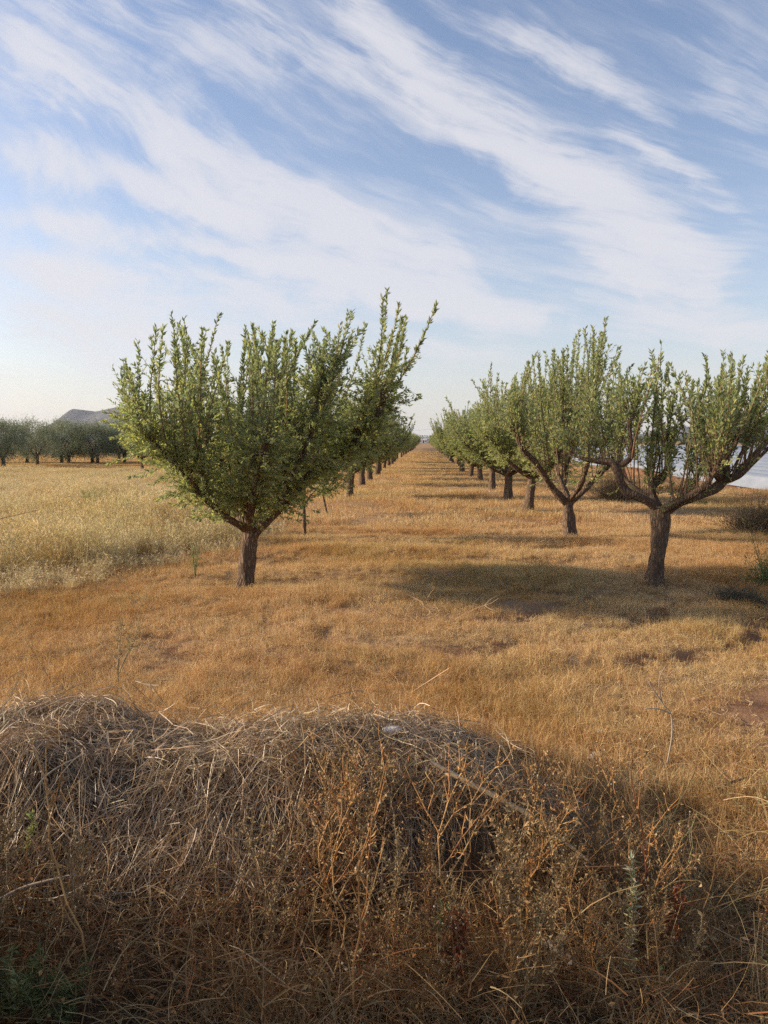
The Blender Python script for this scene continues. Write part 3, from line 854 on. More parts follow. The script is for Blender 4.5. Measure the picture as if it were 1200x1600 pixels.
    dd = norm(np.stack([np.cos(a_), np.sin(a_), rng.uniform(-0.5, 0.9, m)], 1)); ls = rng.uniform(0.08, fill_len, m)
    P3 = B[:, None] + dd[:, None] * (ls[:, None] * kk)[..., None]
    strands(b, P3, (0.003 * np.ones(m))[:, None] * np.linspace(1, 0.4, 4)[None], 3, tint(rng, m, TWC), rng, mat=1)
    leafrun(P3, ls, dens * 0.9, 0.055, 0.2, np.array([1.12, 1.1, 1.0]))
    return b.mesh('crown', [M_leaf, M_twig])

def profile(pts, cx):
    xs = np.array([p[0] for p in pts]); zs = np.array([p[1] for p in pts]); o_ = np.argsort(xs)
    X0, Yd = cx
    def f(x, y):
        s_ = Yd / (Yd + y)
        xp = (X0 + x) * s_ - X0
        zt = np.interp(xp, xs[o_], zs[o_], left=zs[o_][0] - 0.5, right=zs[o_][-1] - 0.5)
        return CAM_Z + (zt + 0.06 - CAM_Z) / s_
    return f

def near_tree(name, Yd, base, zoomorg, zf, trunk, limbs, tops, label, seed, group, **kw):
    """limbs traced at the tree's real distance: (zoomed px, zoomed px, depth offset in m, radius in m)"""
    org = at(base[0], base[1], Yd); zb = float(height(org[0], org[1]))
    def w(p):
        q = at(zoomorg[0] + p[0] / zf, zoomorg[1] + p[1] / zf, Yd)
        return [q[0] - org[0], p[2], q[2] - org[2]]
    root = empty(name, (org[0], Yd, zb - 0.02))
    tag(root, label, 'almond tree', group)
    b = Buf(); gnarled(b, [w(p) for p in trunk], [p[3] for p in trunk], seed, 22, 0.02, 0.17, 0.35)
    obj('trunk', b.mesh('trunk', [M_bark], True), root)
    LL = []
    for i, lb in enumerate(limbs):
        pts = [w(p) for p in lb]; rad = [p[3] for p in lb]
        b = Buf(); gnarled(b, pts, rad, seed + 10 * i + 5, 12, 0.02, 0.25)
        obj('limb', b.mesh('limb', [M_bark], True), root)
        LL.append((pts, rad))
    tp = []
    for zx, zy in tops:
        q = at(zoomorg[0] + zx / zf, zoomorg[1] + zy / zf, Yd); tp.append((q[0] - org[0], q[2] - org[2]))
    obj('crown', crown_mesh(LL, seed + 1, topf=profile(tp, (org[0], Yd)), **kw), root)
    return root

ZF = 1200 / 540.0
G_L, G_R = 'almond trees of the left row', 'almond trees of the right row'
near_tree('almond_tree', 8.62, (383, 919), (140, 440), ZF,
    [(543, 1075, 0, 0.098), (541, 1010, 0, 0.088), (548, 940, 0, 0.086), (556, 880, 0, 0.092), (560, 845, 0, 0.085)],
    [[(562, 868, 0, 0.062), (600, 835, -.03, 0.056), (650, 780, -.05, 0.052), (700, 735, -.05, 0.052), (740, 680, 0, 0.054), (790, 640, .05, 0.046), (850, 608, .1, 0.036), (890, 580, .15, 0.026), (925, 500, .2, .018)],
     [(552, 862, 0, 0.058), (530, 800, .05, 0.050), (528, 720, .1, 0.046), (532, 670, .05, 0.044), (490, 625, -.1, 0.034), (440, 590, -.2, 0.030), (418, 520, -.25, 0.022), (400, 440, -.25, .015)],
     [(548, 865, 0, 0.040), (500, 800, .2, 0.034), (420, 735, .35, 0.034), (345, 690, .45, 0.033), (290, 655, .5, 0.026), (230, 600, .5, 0.020), (150, 530, .5, 0.012), (95, 450, .5, .008)],
     [(660, 765, -.05, 0.030), (700, 690, -.3, 0.026), (760, 590, -.4, 0.022), (800, 480, -.4, 0.016), (815, 380, -.4, .010)],
     [(885, 585, .15, 0.024), (950, 520, .1, 0.020), (1000, 440, .0, 0.016), (1020, 340, -.1, .010)],
     [(330, 685, .45, 0.028), (314, 650, .42, 0.030), (314, 600, .4, 0.026), (330, 500, .4, .015)],
     [(555, 855, 0, 0.050), (570, 800, -.25, 0.040), (600, 740, -.55, 0.034), (640, 640, -.85, 0.026), (680, 540, -1.0, .016)],
     [(555, 855, 0, 0.050), (580, 790, .35, 0.040), (640, 700, .75, 0.036), (700, 600, 1.1, 0.026), (760, 520, 1.3, .016)],
     [(530, 720, .1, 0.036), (560, 640, .4, 0.030), (590, 540, .7, 0.020), (600, 440, .9, .014)],
     [(545, 850, 0, 0.046), (500, 790, -.4, 0.034), (440, 700, -.7, 0.028), (370, 600, -.9, 0.020), (300, 520, -1.0, .012)],
     [(545, 850, 0, 0.046), (510, 770, .6, 0.034), (450, 680, 1.0, 0.028), (400, 560, 1.3, 0.018)]],
    [(50, 385), (90, 330), (135, 262), (190, 172), (240, 135), (310, 112), (370, 140), (430, 118), (490, 112), (545, 165), (600, 140), (650, 160), (710, 190), (760, 130), (800, 215), (850, 180), (900, 110), (960, 60), (1030, 38), (1085, 90), (1105, 170), (1130, 300), (1142, 480)],
    'large leafy almond tree in the left foreground with the widest spreading crown', 3, G_L, n_shoots=235, dens=78, side=5, lean1=0.42, fill=3.6, fill_len=0.52, len_lo=0.2, inner=0.26)
near_tree('almond_tree', 8.84, (1022, 912), (660, 460), ZF,
    [(802, 1012, 0, 0.100), (808, 960, 0, 0.090), (820, 880, 0, 0.090), (826, 800, 0, 0.092), (824, 735, 0, 0.090)],
    [[(832, 752, 0, 0.055), (900, 712, -.02, 0.052), (960, 688, -.02, 0.052), (1015, 668, 0, 0.056), (1040, 640, 0, 0.058), (1050, 600, 0, 0.045), (1062, 560, .05, 0.032)],
     [(1030, 650, 0, 0.045), (1090, 628, .1, 0.040), (1130, 600, .2, 0.040), (1165, 575, .25, 0.036), (1205, 540, .3, 0.030), (1270, 480, .4, 0.022), (1330, 400, .4, .014)],
     [(1040, 640, 0, 0.030), (1075, 625, -.15, 0.026), (1110, 580, -.25, 0.026), (1150, 530, -.35, 0.022), (1190, 470, -.4, 0.016), (1215, 380, -.4, .010)],
     [(1035, 640, 0, 0.036), (1010, 620, -.1, 0.032), (985, 595, -.2, 0.026), (950, 570, -.3, 0.018), (930, 500, -.3, .012)],
     [(822, 740, 0, 0.058), (770, 704, -.02, 0.054), (715, 682, 0, 0.050), (690, 650, 0, 0.046), (680, 615, 0, 0.044), (665, 580, .05, 0.040), (620, 572, .1, 0.028), (560, 562, .15, 0.020), (520, 540, .2, .012)],
     [(672, 590, .05, 0.036), (705, 578, 0, 0.034), (722, 550, -.05, 0.032), (716, 500, -.1, 0.026), (708, 440, -.1, 0.018)],
     [(822, 745, 0, 0.060), (806, 690, .1, 0.050), (815, 655, .15, 0.048), (850, 632, .2, 0.044), (872, 602, .25, 0.038), (880, 560, .3, .018)],
     [(820, 745, 0, 0.05), (790, 690, .4, 0.040), (760, 640, .8, 0.032), (760, 560, 1.0, 0.022)],
     [(826, 745, 0, 0.05), (860, 700, -.4, 0.036), (900, 640, -.75, 0.028), (930, 560, -.9, 0.018)],
     [(1045, 610, 0, 0.034), (1080, 570, .5, 0.028), (1120, 500, .8, 0.018)]],
    [(520, 330), (600, 300), (680, 250), (740, 240), (820, 180), (850, 230), (900, 290), (940, 300), (970, 210), (1010, 290), (1060, 172), (1100, 230), (1150, 260), (1190, 200), (1260, 190), (1330, 240), (1400, 300)],
    'open crowned almond tree nearest on the right with wide forking bare limbs', 33, G_R, n_shoots=240, dens=54, side=3, lean1=0.20, fill=0.12, len_lo=0.25, low=0.85, inner=0.13, bare0=0.25)
near_tree('almond_tree', 13.2, (888, 839), (660, 460), ZF,
    [(512, 846, 0, 0.120), (508, 790, 0, 0.100), (505, 730, 0, 0.098), (505, 700, 0, 0.10)],
    [[(505, 712, 0, 0.060), (460, 672, -.1, 0.052), (420, 615, -.2, 0.050), (380, 565, -.3, 0.046), (335, 520, -.4, 0.034), (300, 440, -.4, .02)],
     [(508, 712, 0, 0.058), (560, 668, 0, 0.052), (600, 630, .1, 0.046), (650, 590, .2, 0.034), (700, 520, .3, .02)],
     [(506, 705, 0, 0.05), (490, 640, .2, 0.042), (476, 590, .3, 0.036), (500, 500, .4, 0.026), (520, 420, .4, .018)],
     [(508, 705, 0, 0.05), (530, 640, -.5, 0.04), (540, 560, -.8, 0.036), (542, 470, -.9, 0.028), (545, 380, -.9, .02)],
     [(508, 705, 0, 0.05), (520, 640, .7, 0.04), (560, 540, 1.2, 0.03), (600, 440, 1.5, .02)],
     [(505, 705, 0, 0.05), (450, 640, .7, 0.04), (400, 540, 1.2, 0.03), (360, 430, 1.4, .02)]],
    [(260, 420), (300, 330), (365, 235), (420, 150), (470, 210), (520, 160), (565, 100), (610, 115), (650, 70), (670, 210), (720, 300), (760, 400)],
    'second almond tree of the right row, its tallest shoots rising above its neighbours', 44, G_R, n_shoots=200, dens=50, side=4, lean1=0.34, fill=0.6, leaf=1.1, len_lo=0.2, low=0.95, inner=0.25, bare0=0.2)

def generic_tree(seed, H=3.3, wide=1.5, th=0.75, n_shoots=150):
    rng = np.random.default_rng(seed)
    root = empty('almond_tree', (0, 0, 0))
    lx, ly = rng.normal(0, 0.06, 2)
    b = Buf(); gnarled(b, [(0, 0, -.04), (lx * .5, ly * .5, th * .5), (lx, ly, th)], [0.12, 0.10, 0.105], seed, 14, 0.05, 0.17, 0.3)
    limbs = []
    n = 6
    for i in range(n):
        an = i * 2 * math.pi / n + rng.uniform(-.3, .3); rr = wide * rng.uniform(0.6, 0.85)
        pts = [(lx, ly, th - .04)]
        for k in (0.3, 0.6, 0.85, 1.0):
            pts.append((lx + math.cos(an) * rr * k ** 0.9 + rng.normal(0, .05), ly + math.sin(an) * rr * k ** 0.9 + rng.normal(0, .05), th + k ** 1.5 * rng.uniform(0.85, 1.1)))
        rad = [0.072, 0.06, 0.048, 0.032, 0.02]
        gnarled(b, pts, rad, seed + i, 8, 0.06, 0.15)
        limbs.append((pts, rad))
        limbs.append(([pts[2], (pts[2][0] * 0.6, pts[2][1] * 0.6, pts[2][2] + 0.7), (pts[2][0] * 0.5, pts[2][1] * 0.5, pts[2][2] + 1.1)], [0.03, 0.02, 0.012]))
    obj('trunk', b.mesh('trunk', [M_bark], True), root)
    ph = rng.uniform(0, 6.28)
    topf = lambda x, y: H * (1 - 0.30 * (np.hypot(x, y) / wide) ** 2.2) + 0.25 * np.sin(x * 3 + ph) * np.cos(y * 3 + ph)
    obj('crown', crown_mesh(limbs, seed + 1, n_shoots, topf, leaf=1.35, dens=42, side=5, lean1=0.50, fill=3.6, fill_len=0.5, low=0.6, len_lo=0.2, inner=0.35), root)
    return root

protos = [generic_tree(301, 3.3, 1.5, 0.8), generic_tree(302, 3.5, 1.6, 0.7), generic_tree(303, 3.0, 1.4, 0.85), generic_tree(304, 3.3, 1.6, 0.65)]
used = set()
rng = np.random.default_rng(88)
ORD = ['', 'first', 'second', 'third', 'fourth', 'fifth', 'sixth', 'seventh', 'eighth', 'ninth', 'tenth']
def put_tree(i, loc, rz, sc):
    p = protos[i]
    if i not in used:
        used.add(i); p.location = loc; p.rotation_euler = (0, 0, rz); p.scale = sc
        return p
    return copy_tree(p, loc, rz, sc)
right = [(825, 798, 1.0), (795, 781, 1.02), (769, 766, 1.0), (750, 753, 1.0), (735, 746, 1.0), (722, 738, 1.0)]
k = 3
for px, py, s_ in right:
    q = onground(px, py)
    o = put_tree((k + 1) % 4, (q[0], q[1], 0), rng.uniform(0, 6.28), (s_, s_, s_ * rng.uniform(.98, 1.06)))
    tag(o, '%s almond tree of the right row from the front, crown merging with its neighbours' % ORD[k], 'almond tree', G_R); k += 1
y = onground(722, 738)[1]
while y < 175:
    y += 4.5 + rng.normal(0, .25)
    s_ = rng.uniform(0.78, 1.08)
    o = put_tree(int(rng.integers(0, 4)), (2.15 + rng.normal(0, .12) + 0.3 * 0, y, 0), rng.uniform(0, 6.28), (s_, s_, s_))
    tag(o, 'small almond tree far down the right row, lost among the distant crowns', 'almond tree', 'distant almond trees of the right row')
left = [(546, 777, 0.84), (565, 759, 0.92), (578, 750, 0.95), (590, 743, 0.95)]
names = ['thin trunked almond tree with a low forked branch, right behind the young staked tree', 'dark trunked almond tree of the left row, just beyond the low forked one',
         'almond tree of the left row between the two dark trunks under the big crown', 'farthest almond tree of the left row whose trunk shows clear of the big crown']
for (px, py, s_), nm in zip(left, names):
    q = onground(px, py)
    o = put_tree(int(rng.integers(0, 4)), (q[0], q[1], 0), rng.uniform(0, 6.28), (s_ * 1.05, s_ * 1.05, s_ * 1.14))
    tag(o, nm, 'almond tree', G_L)
y = onground(590, 743)[1]
while y < 175:
    y += 4.5 + rng.normal(0, .25)
    s_ = rng.uniform(0.75, 1.0)
    o = put_tree(int(rng.integers(0, 4)), (-2.5 + rng.normal(0, .12), y, 0), rng.uniform(0, 6.28), (s_, s_, s_))
    tag(o, 'small almond tree far down the left row, mostly hidden behind the big crown', 'almond tree', 'distant almond trees of the left row')
for (px, Yd, s_, nm) in [(222, 42, 0.82, 'pale green orchard tree seen past the left edge of the big almond crown'), (262, 44, 0.85, 'pale green orchard tree low behind the left limb of the big almond'),
                         (302, 46, 0.85, 'orchard tree seen under the left side of the big almond crown')]:
    q = at(px, 725, Yd)
    o = put_tree(int(rng.integers(0, 4)), (q[0], Yd, 0), rng.uniform(0, 6.28), (s_, s_, s_)); tag(o, nm, 'almond tree', 'orchard trees in the far left field')

# young staked replacement tree
q = onground(476, 844)
root = empty('young_tree', (q[0], q[1], -0.02)); tag(root, 'young almond tree with a straight thin pale trunk behind the big left tree', 'young tree')
b = Buf(); gnarled(b, [(0, 0, -.03), (0.0, 0, .3), (-.01, 0, .62), (0, 0, .82)], [.034, .030, .030, .026], 7, 10, .03, .15)
obj('trunk', b.mesh('trunk', [M_bark], True), root)
tl = [([(0, 0, .60), (.10, 0, .76), (.28, .05, .98), (.45, .1, 1.3)], [.018, .015, .011, .007]), ([(0, 0, .75), (-.12, -.05, .95), (-.3, -.1, 1.25)], [.018, .013, .008]), ([(0, 0, .8), (.02, .15, 1.1), (.05, .2, 1.5)], [.018, .013, .008]),
      ([(.1, 0, .76), (.3, -.1, .80), (.45, -.1, .86)], [.010, .008, .005])]
for i, (p_, r_) in enumerate(tl):
    b = Buf(); gnarled(b, p_, r_, 60 + i, 7, .03, .1, col=(.22, .15, .09)); obj('limb', b.mesh('limb', [M_twig], True), root)
obj('crown', crown_mesh(tl, 71, 34, lambda x, y: 1.9 + 0 * x, low=0.7, dens=60, side=5, lean1=.6, fill=1.6, leaf=1.05), root)
q = onground(513, 806)
root = empty('leaning_sapling', (q[0], q[1], -0.02)); tag(root, 'thin leaning sapling with sparse leaves right of the young tree', 'sapling')
b = Buf(); gnarled(b, [(0, 0, -.03), (-.06, 0, .22), (-.11, 0, .48), (-.10, 0, .75), (-.05, 0, 1.0)], [.022, .022, .018, .013, .009], 8, 8, .03, .12)
obj('trunk', b.mesh('trunk', [M_bark], True), root)
tl = [([(-.11, 0, .45), (.1, 0, .62), (.35, .05, .66)], [.01, .008, .005]), ([(-.1, 0, .6), (-.3, 0, .8), (-.45, 0, 1.0)], [.01, .008, .005]), ([(-.05, 0, .8), (.15, 0, 1.0), (.4, .1, 1.15)], [.01, .008, .005])]
obj('crown', crown_mesh(tl, 72, 22, lambda x, y: 1.35 + 0 * x, low=0.3, dens=42, side=5, lean1=.7, fill=1.6, leaf=0.95), root)

# ------------------------------------------------------------------ olive trees of the far left field
def olive(seed, wd=1.6, hc=2.1):
    rng = np.random.default_rng(seed)
    root = empty('olive_tree', (0, 0, 0))
    b = Buf()
    gnarled(b, [(0, 0, -.04), (.03, 0, .3), (0, .02, .6)], [.12, .10, .10], seed, 10, .06, .15, .3)
    for i in range(4):
        an = i * 1.57 + rng.uniform(-.4, .4); l_ = rng.uniform(.5, .8)
        gnarled(b, [(0, 0, .5), (math.cos(an) * .3, math.sin(an) * .3, .95), (math.cos(an) * l_, math.sin(an) * l_, 1.6)], [.06, .045, .025], seed + i, 7, .08, .12)
    obj('trunk', b.mesh('trunk', [M_bark], True), root)
    b = Buf()
    nc = 150
    c_ = norm(rng.normal(size=(nc, 3))) * rng.uniform(0.45, 1.0, (nc, 1)) ** 0.6 * [wd, wd, 1.32] + [0, 0, hc - 0.45]
    n = 13000
    own = rng.integers(0, nc, n)
    B = c_[own] + rng.normal(0, 0.15, (n, 3)) * [1, 1, 1.15]
    dv = rng.normal(size=(n, 3)) * 0.7 + [0, 0, 0.7]
    leaves(b, B, dv, rng.uniform(.07, .13, n), rng.uniform(.010, .016, n), tint(rng, n, [(0.19, 0.215, 0.135), (0.175, 0.195, 0.12), (0.22, 0.245, 0.16), (0.155, 0.175, 0.11)], .15) * rng.uniform(.85, 1.15, nc)[own][:, None], rng)
    obj('crown', b.mesh('crown', [M_olive]), root)
    return root
op = [olive(401), olive(402, 1.5, 2.05), olive(403, 1.65, 2.1)]
ol = [(-34, 731), (5, 731), (58, 728), (108, 725), (152, 725), (186, 722)]
OL = ['olive tree just cut by the left edge of the photo', 'leftmost olive tree whose whole thin trunk shows', 'olive tree with a forked dark trunk, second from the left edge',
      'olive tree whose crown stands left under the mountain peak', 'olive tree with splayed pale limbs under the mountain', 'rightmost grey olive tree beside the leafy almond']
for i, (px, py) in enumerate(ol):
    q = onground(px, py)
    if i < 3: o = op[i]; o.location = (q[0], q[1], 0)
    else: o = copy_tree(op[i % 3], (q[0], q[1], 0), rng.uniform(0, 6.28))
    o.scale = (1, 1, 1.0 + 0.04 * (i % 2))
    tag(o, OL[i], 'olive tree', 'olive trees of the far left field')
for i in range(11):
    x0 = -34 + i * 2.35
    o = copy_tree(op[i % 3], (x0, 55.5 + rng.normal(0, .4), 0), rng.uniform(0, 6.28), (1.05, 1.05, 1.05))
    tag(o, 'olive tree standing in the row behind the front olives', 'olive tree', 'olive trees of the second row')

# ------------------------------------------------------------------ mountains
def ridge(name, Yd, prof, depth, seed, c0, c1):
    b = Buf()
    pts = [at(px, py, Yd) for px, py in prof]
    xs = np.linspace(pts[0][0], pts[-1][0], 120); zs = np.interp(xs, [p[0] for p in pts], [p[2] for p in pts])
    zs = zs + 3 * vnoise(xs / 60, xs * 0, seed) * (zs > 8) + 1.5 * vnoise(xs / 20, xs * 0, seed + 1) * (zs > 8)
    ts = np.linspace(-1, 1, 41)
    XX, TT = np.meshgrid(xs, ts)
    ZZ = np.tile(zs, (41, 1)) * (1 - np.abs(TT) ** 1.1) * (1 + 0.22 * vnoise(XX / 120, TT * 3, seed + 2) * np.abs(TT) ** .5) - 2
    YY = Yd + TT * depth + 60 * vnoise(XX / 150, TT, seed + 4)
    id_ = np.arange(41 * 120).reshape(41, 120)
    b.add(np.stack([XX, YY, ZZ], -1).reshape(-1, 3), quads=np.stack([id_[:-1, :-1], id_[:-1, 1:], id_[1:, 1:], id_[1:, :-1]], -1).reshape(-1, 4), col=(1, 1, 1))
    o = obj(name, b.mesh(name, [rock_mat(name + '_hazed_rock', c0, c1, 0.02)], True)); tag(o, kind='structure')  # grey rock, its colour paled and blued to stand for distance haze
ridge('mountain', 3600, [(20, 700), (60, 682), (95, 656), (118, 638), (132, 640), (150, 642), (175, 637), (200, 636), (235, 648), (280, 665), (340, 680), (400, 695)], 420, 5, (0.08, 0.085, 0.095, 1), (0.15, 0.15, 0.155, 1))
ridge('far_hills', 3900, [(900, 695), (960, 684), (1010, 676), (1060, 664), (1085, 668), (1130, 652), (1165, 656), (1230, 640), (1320, 650), (1450, 690)], 380, 15, (0.08, 0.085, 0.095, 1), (0.15, 0.15, 0.155, 1))

# ------------------------------------------------------------------ covered crop field beyond the red bank (right)
def crop_cover():
    m_, g_ = mat_base('white_crop_film')
    pos = g_.n('ShaderNodeNewGeometry').outputs['Position']
    n_ = g_.noise(pos, 1.1, 5, 0.6)
    c_ = g_.mix(n_, (0.17, 0.20, 0.235, 1), (0.31, 0.335, 0.37, 1))
    finish(m_, g_, c_, 0.45, 0.5, g_.noise(pos, 5.0, 4, 0.6), bd=0.5, dist=0.05)
    b = Buf()
    xs = np.concatenate([np.arange(0, 30, 0.16), np.arange(30, 150, 1.6)]); ys = np.concatenate([np.arange(13, 60, 0.5), np.arange(60, 240, 4)])
    XX, YY = np.meshgrid(xs, ys)
    sag = vnoise(XX * .5, YY * .5, 60)
    ZZ = 0.42 * np.sqrt(np.abs(np.sin(XX * math.pi / 1.6))) + 0.10 * sag + 0.04
    ZZ = np.where(XX < 0.2, 0.02, ZZ)
    XX = XX + 11.0 + 0.15 * vnoise(YY * .4, XX * .1, 61)
    id_ = np.arange(XX.size).reshape(XX.shape)
    b.add(np.stack([XX, YY, ZZ + 0.03], -1).reshape(-1, 3), quads=np.stack([id_[:-1, :-1], id_[:-1, 1:], id_[1:, 1:], id_[1:, :-1]], -1).reshape(-1, 4))
    o = obj('crop_cover', b.mesh('crop_cover', [m_], True)); tag(o, 'wide white plastic crop covers lying beyond the red earth bank', 'crop cover')
crop_cover()

# ------------------------------------------------------------------ bushes
def bush(name, px, py, wd, ht, seed, cols, label, n=2600, mat=None, leafn=2500):
    rng = np.random.default_rng(seed)
    q = onground(px, py); b = Buf()
    an = rng.uniform(0, 6.28, n); el_ = rng.uniform(0.15, 1.5, n)
    d = np.stack([np.cos(an) * np.cos(el_) * wd, np.sin(an) * np.cos(el_) * wd, np.sin(el_) * ht], 1) * rng.uniform(.45, 1.05, (n, 1))
    o0 = np.stack([rng.normal(0, wd * .3, n), rng.normal(0, wd * .3, n), np.zeros(n)], 1)
    k = np.linspace(0, 1, 6)
    P = o0[:, None] + d[:, None] * k[None, :, None] + rng.normal(0, .12, (n, 1, 3)) * wd * (k ** 2)[None, :, None]
    P[..., 2] = np.maximum(P[..., 2], 0)
    strands(b, P, np.full((n, 1), .0030) * np.linspace(1, .4, 6)[None], 2, tint(rng, n, cols, .25), rng)
    i = rng.integers(0, n, leafn)
    leaves(b, P[i, rng.integers(2, 6, leafn)], rng.normal(size=(leafn, 3)), rng.uniform(.015, .04, leafn), rng.uniform(.003, .007, leafn), tint(rng, leafn, cols, .25), rng)
    o = obj(name, b.mesh(name, [mat or M_weed]), loc=(q[0], q[1], float(height(q[0], q[1])) - .02))
    return tag(o, label, 'bush')
DK = [(0.12, 0.09, 0.055), (0.16, 0.12, 0.07), (0.09, 0.07, 0.045), (0.20, 0.14, 0.08)]
bush('dry_bush', 1192, 832, 0.75, 0.62, 501, DK, 'dark brown dry bush at the right edge beyond the nearest right tree')
bush('dry_bush', 965, 782, 0.75, 0.85, 502, [(0.26, 0.18, 0.10), (0.20, 0.14, 0.08), (0.32, 0.22, 0.12)], 'brown rounded dry bush between the two nearest right trees')
bush('dry_bush', 1080, 770, 0.9, 0.5, 503, [(0.36, 0.25, 0.12), (0.30, 0.19, 0.10), (0.42, 0.30, 0.15)], 'low tan dry bush under the right limb of the nearest right tree')
bush('low_bush', 1150, 938, 0.30, 0.16, 504, [(0.07, 0.075, 0.05), (0.10, 0.09, 0.06), (0.12, 0.09, 0.06)], 'small dark low bush, partly standing for shadow, right of the nearest right trunk', 900, None, 1500)  # dark grey plant, its dark tone also standing for the shadow there
GRN = [(0.12, 0.16, 0.07), (0.16, 0.19, 0.08), (0.10, 0.13, 0.06)]
bush('green_shrub', 1212, 915, 0.34, 0.50, 505, GRN, 'green leafy shrub cut by the right edge of the photo', 500, M_green, 2600)

def wand_weed(px, py, H, seed, cols, label, n=7, lean=(0, 0), spread=0.25, leafy=0.3, name='wispy_weed', w=.0035, mat=None):
    rng = np.random.default_rng(seed)
    q = onground(px, py); b = Buf()
    for i in range(n):
        a_ = rng.uniform(0, 6.28); tip = np.array([lean[0] + math.cos(a_) * spread * rng.uniform(.2, 1), lean[1] + math.sin(a_) * spread * rng.uniform(.2, 1), 1]) * H * rng.uniform(.7, 1)
        k = np.linspace(0, 1, 9)[:, None]
        P = tip * k + np.cumsum(rng.normal(0, .012, (9, 3)), 0) * H * k; P[0] = (0, 0, -.02)
        strands(b, P[None], (w * np.linspace(1, .3, 9))[None], 4, tint(rng, 1, cols), rng)
        for j in range(7):
            o0 = P[rng.integers(3, 9)]; d = norm(tip * .8 + rng.normal(size=3) * H * .5) * H * rng.uniform(.08, .25)
            T_ = o0 + d * np.linspace(0, 1, 4)[:, None]
            strands(b, T_[None], (w * .4 * np.linspace(1, .5, 4))[None], 3, tint(rng, 1, cols), rng)
            m = int(10 * leafy) + 2
            leaves(b, T_[rng.integers(0, 4, m)], rng.normal(size=(m, 3)) + [0, 0, .4], rng.uniform(.02, .05, m), np.full(m, .003), tint(rng, m, cols), rng)
    o = obj(name, b.mesh(name, [mat or M_green]), loc=(q[0], q[1], float(height(q[0], q[1]))))
    return tag(o, label, 'weed')
GY = [(0.30, 0.27, 0.12), (0.24, 0.24, 0.10), (0.34, 0.28, 0.14)]
wand_weed(1196, 905, 0.95, 601, [(0.22, 0.2, 0.09), (0.30, 0.22, 0.12)], 'tall thin stalks leaning left at the right edge of the photo', 4, (-.35, 0), .12, .2)
wand_weed(205, 832, 1.05, 602, [(0.42, 0.33, 0.18)], 'tall thin bent stalk leaning left in the pale grass', 2, (-.5, .1), .06, .1)
wand_weed(193, 828, 0.55, 603, [(0.20, 0.25, 0.09), (0.26, 0.29, 0.11)], 'feathery green weed in the tall pale grass, left one', 40, (0, 0), .5, 1.0)
wand_weed(272, 812, 0.5, 604, [(0.22, 0.24, 0.10), (0.30, 0.28, 0.13)], 'feathery green weed beside the edge of the mown strip', 36, (0.1, 0), .55, 1.0)
wand_weed(150, 812, 0.6, 606, [(0.24, 0.28, 0.11), (0.32, 0.32, 0.14)], 'pale green weed patch left of the feathery weeds', 36, (0, 0), .6, 1.0)
wand_weed(305, 905, 0.42, 605, [(0.26, 0.28, 0.12)], 'thin greenish stalks standing alone left of the big almond trunk', 7, (0, 0), .2, .3)
wand_weed(185, 1082, 0.62, 607, [(0.26, 0.21, 0.11)], 'slender dry stalk rising behind the left end of the straw bank', 2, (0.0, .2), .1, .3)
wand_weed(175, 1078, 0.70, 608, [(0.32, 0.29, 0.14)], 'slender greenish stalk leaning right behind the left of the straw bank', 2, (.35, .3), .05, .1)
wand_weed(95, 1092, 0.42, 609, [(0.34, 0.23, 0.11)], 'brown dry stalk leaning left behind the left end of the bank', 1, (-.6, .2), .02, .1)
wand_weed(125, 840, 0.22, 610, [(0.16, 0.11, 0.06)], 'short dark stub standing in the tall pale grass', 3, (0, 0), .05, .1, 'plant_stub', .012)

# ------------------------------------------------------------------ sticks, cane, stones, wire
def stick(name, pts, radii, label, cat, colr, seed=1, side=()):
    pts = np.array(pts, float); org = pts[0].copy(); b = Buf()
    gnarled(b, pts - org, radii, seed, 8, .015, .08, col=colr)
    for sp_, sr in side: gnarled(b, np.array(sp_, float) - org, sr, seed + 3, 6, .015, .08, col=colr)
    return tag(obj(name, b.mesh(name, [M_paint], True), loc=tuple(org)), label, cat)
def PT(px, py, Yd): return list(at(px, py, Yd))
def lift(px, py, dz):
    """point on the bank surface seen at this photo pixel, raised by dz"""
    d = ray(px, py); t = 1.4
    for _ in range(900):
        p = np.array([0, 0, CAM_Z]) + d * t
        if p[2] <= float(height(p[0], p[1])) + dz: break
        t += 0.01
    return [p[0], p[1], float(height(p[0], p[1])) + dz]
# the long cane rests across the weeds
stick('fallen_cane', [lift(672, 1192, .10), lift(745, 1232, .12), lift(835, 1280, .16), lift(905, 1335, .18), lift(925, 1352, .17)], [.009, .010, .009, .006, .004], 'long pale cane lying slanted across the right side of the bank', 'cane', (0.42, 0.32, 0.20), 3)
stick('broken_stick', [lift(842, 1460, .06), lift(868, 1484, .07), lift(898, 1502, .06)], [.008, .013, .011], 'short thick broken stick in the shaded litter at lower right', 'stick', (0.34, 0.26, 0.19), 4)
stick('pale_stick', [lift(900, 1508, .03), lift(930, 1524, .03), lift(962, 1540, .02)], [.004, .005, .004], 'thin pale stick pointing down right below the broken stick', 'stick', (0.40, 0.32, 0.24), 5)
stick('dark_stick', [lift(1115, 1232, .04), lift(1140, 1224, .06), lift(1166, 1216, .06)], [.007, .007, .004], 'short dark curved stick on the grass at right', 'stick', (0.10, 0.07, 0.05), 6)
stick('bent_stick', [lift(-30, 1425, .12), lift(30, 1390, .14), lift(75, 1378, .16), lift(118, 1370, .17)], [.007, .006, .005, .003], 'bent pale stick entering from the left edge over the weeds', 'stick', (0.42, 0.34, 0.26), 7)
stick('thin_stick', [lift(640, 1085, .03), lift(672, 1064, .12), lift(703, 1044, .25)], [.005, .004, .003], 'thin straight stick poking up behind the middle of the bank', 'stick', (0.44, 0.30, 0.17), 8)
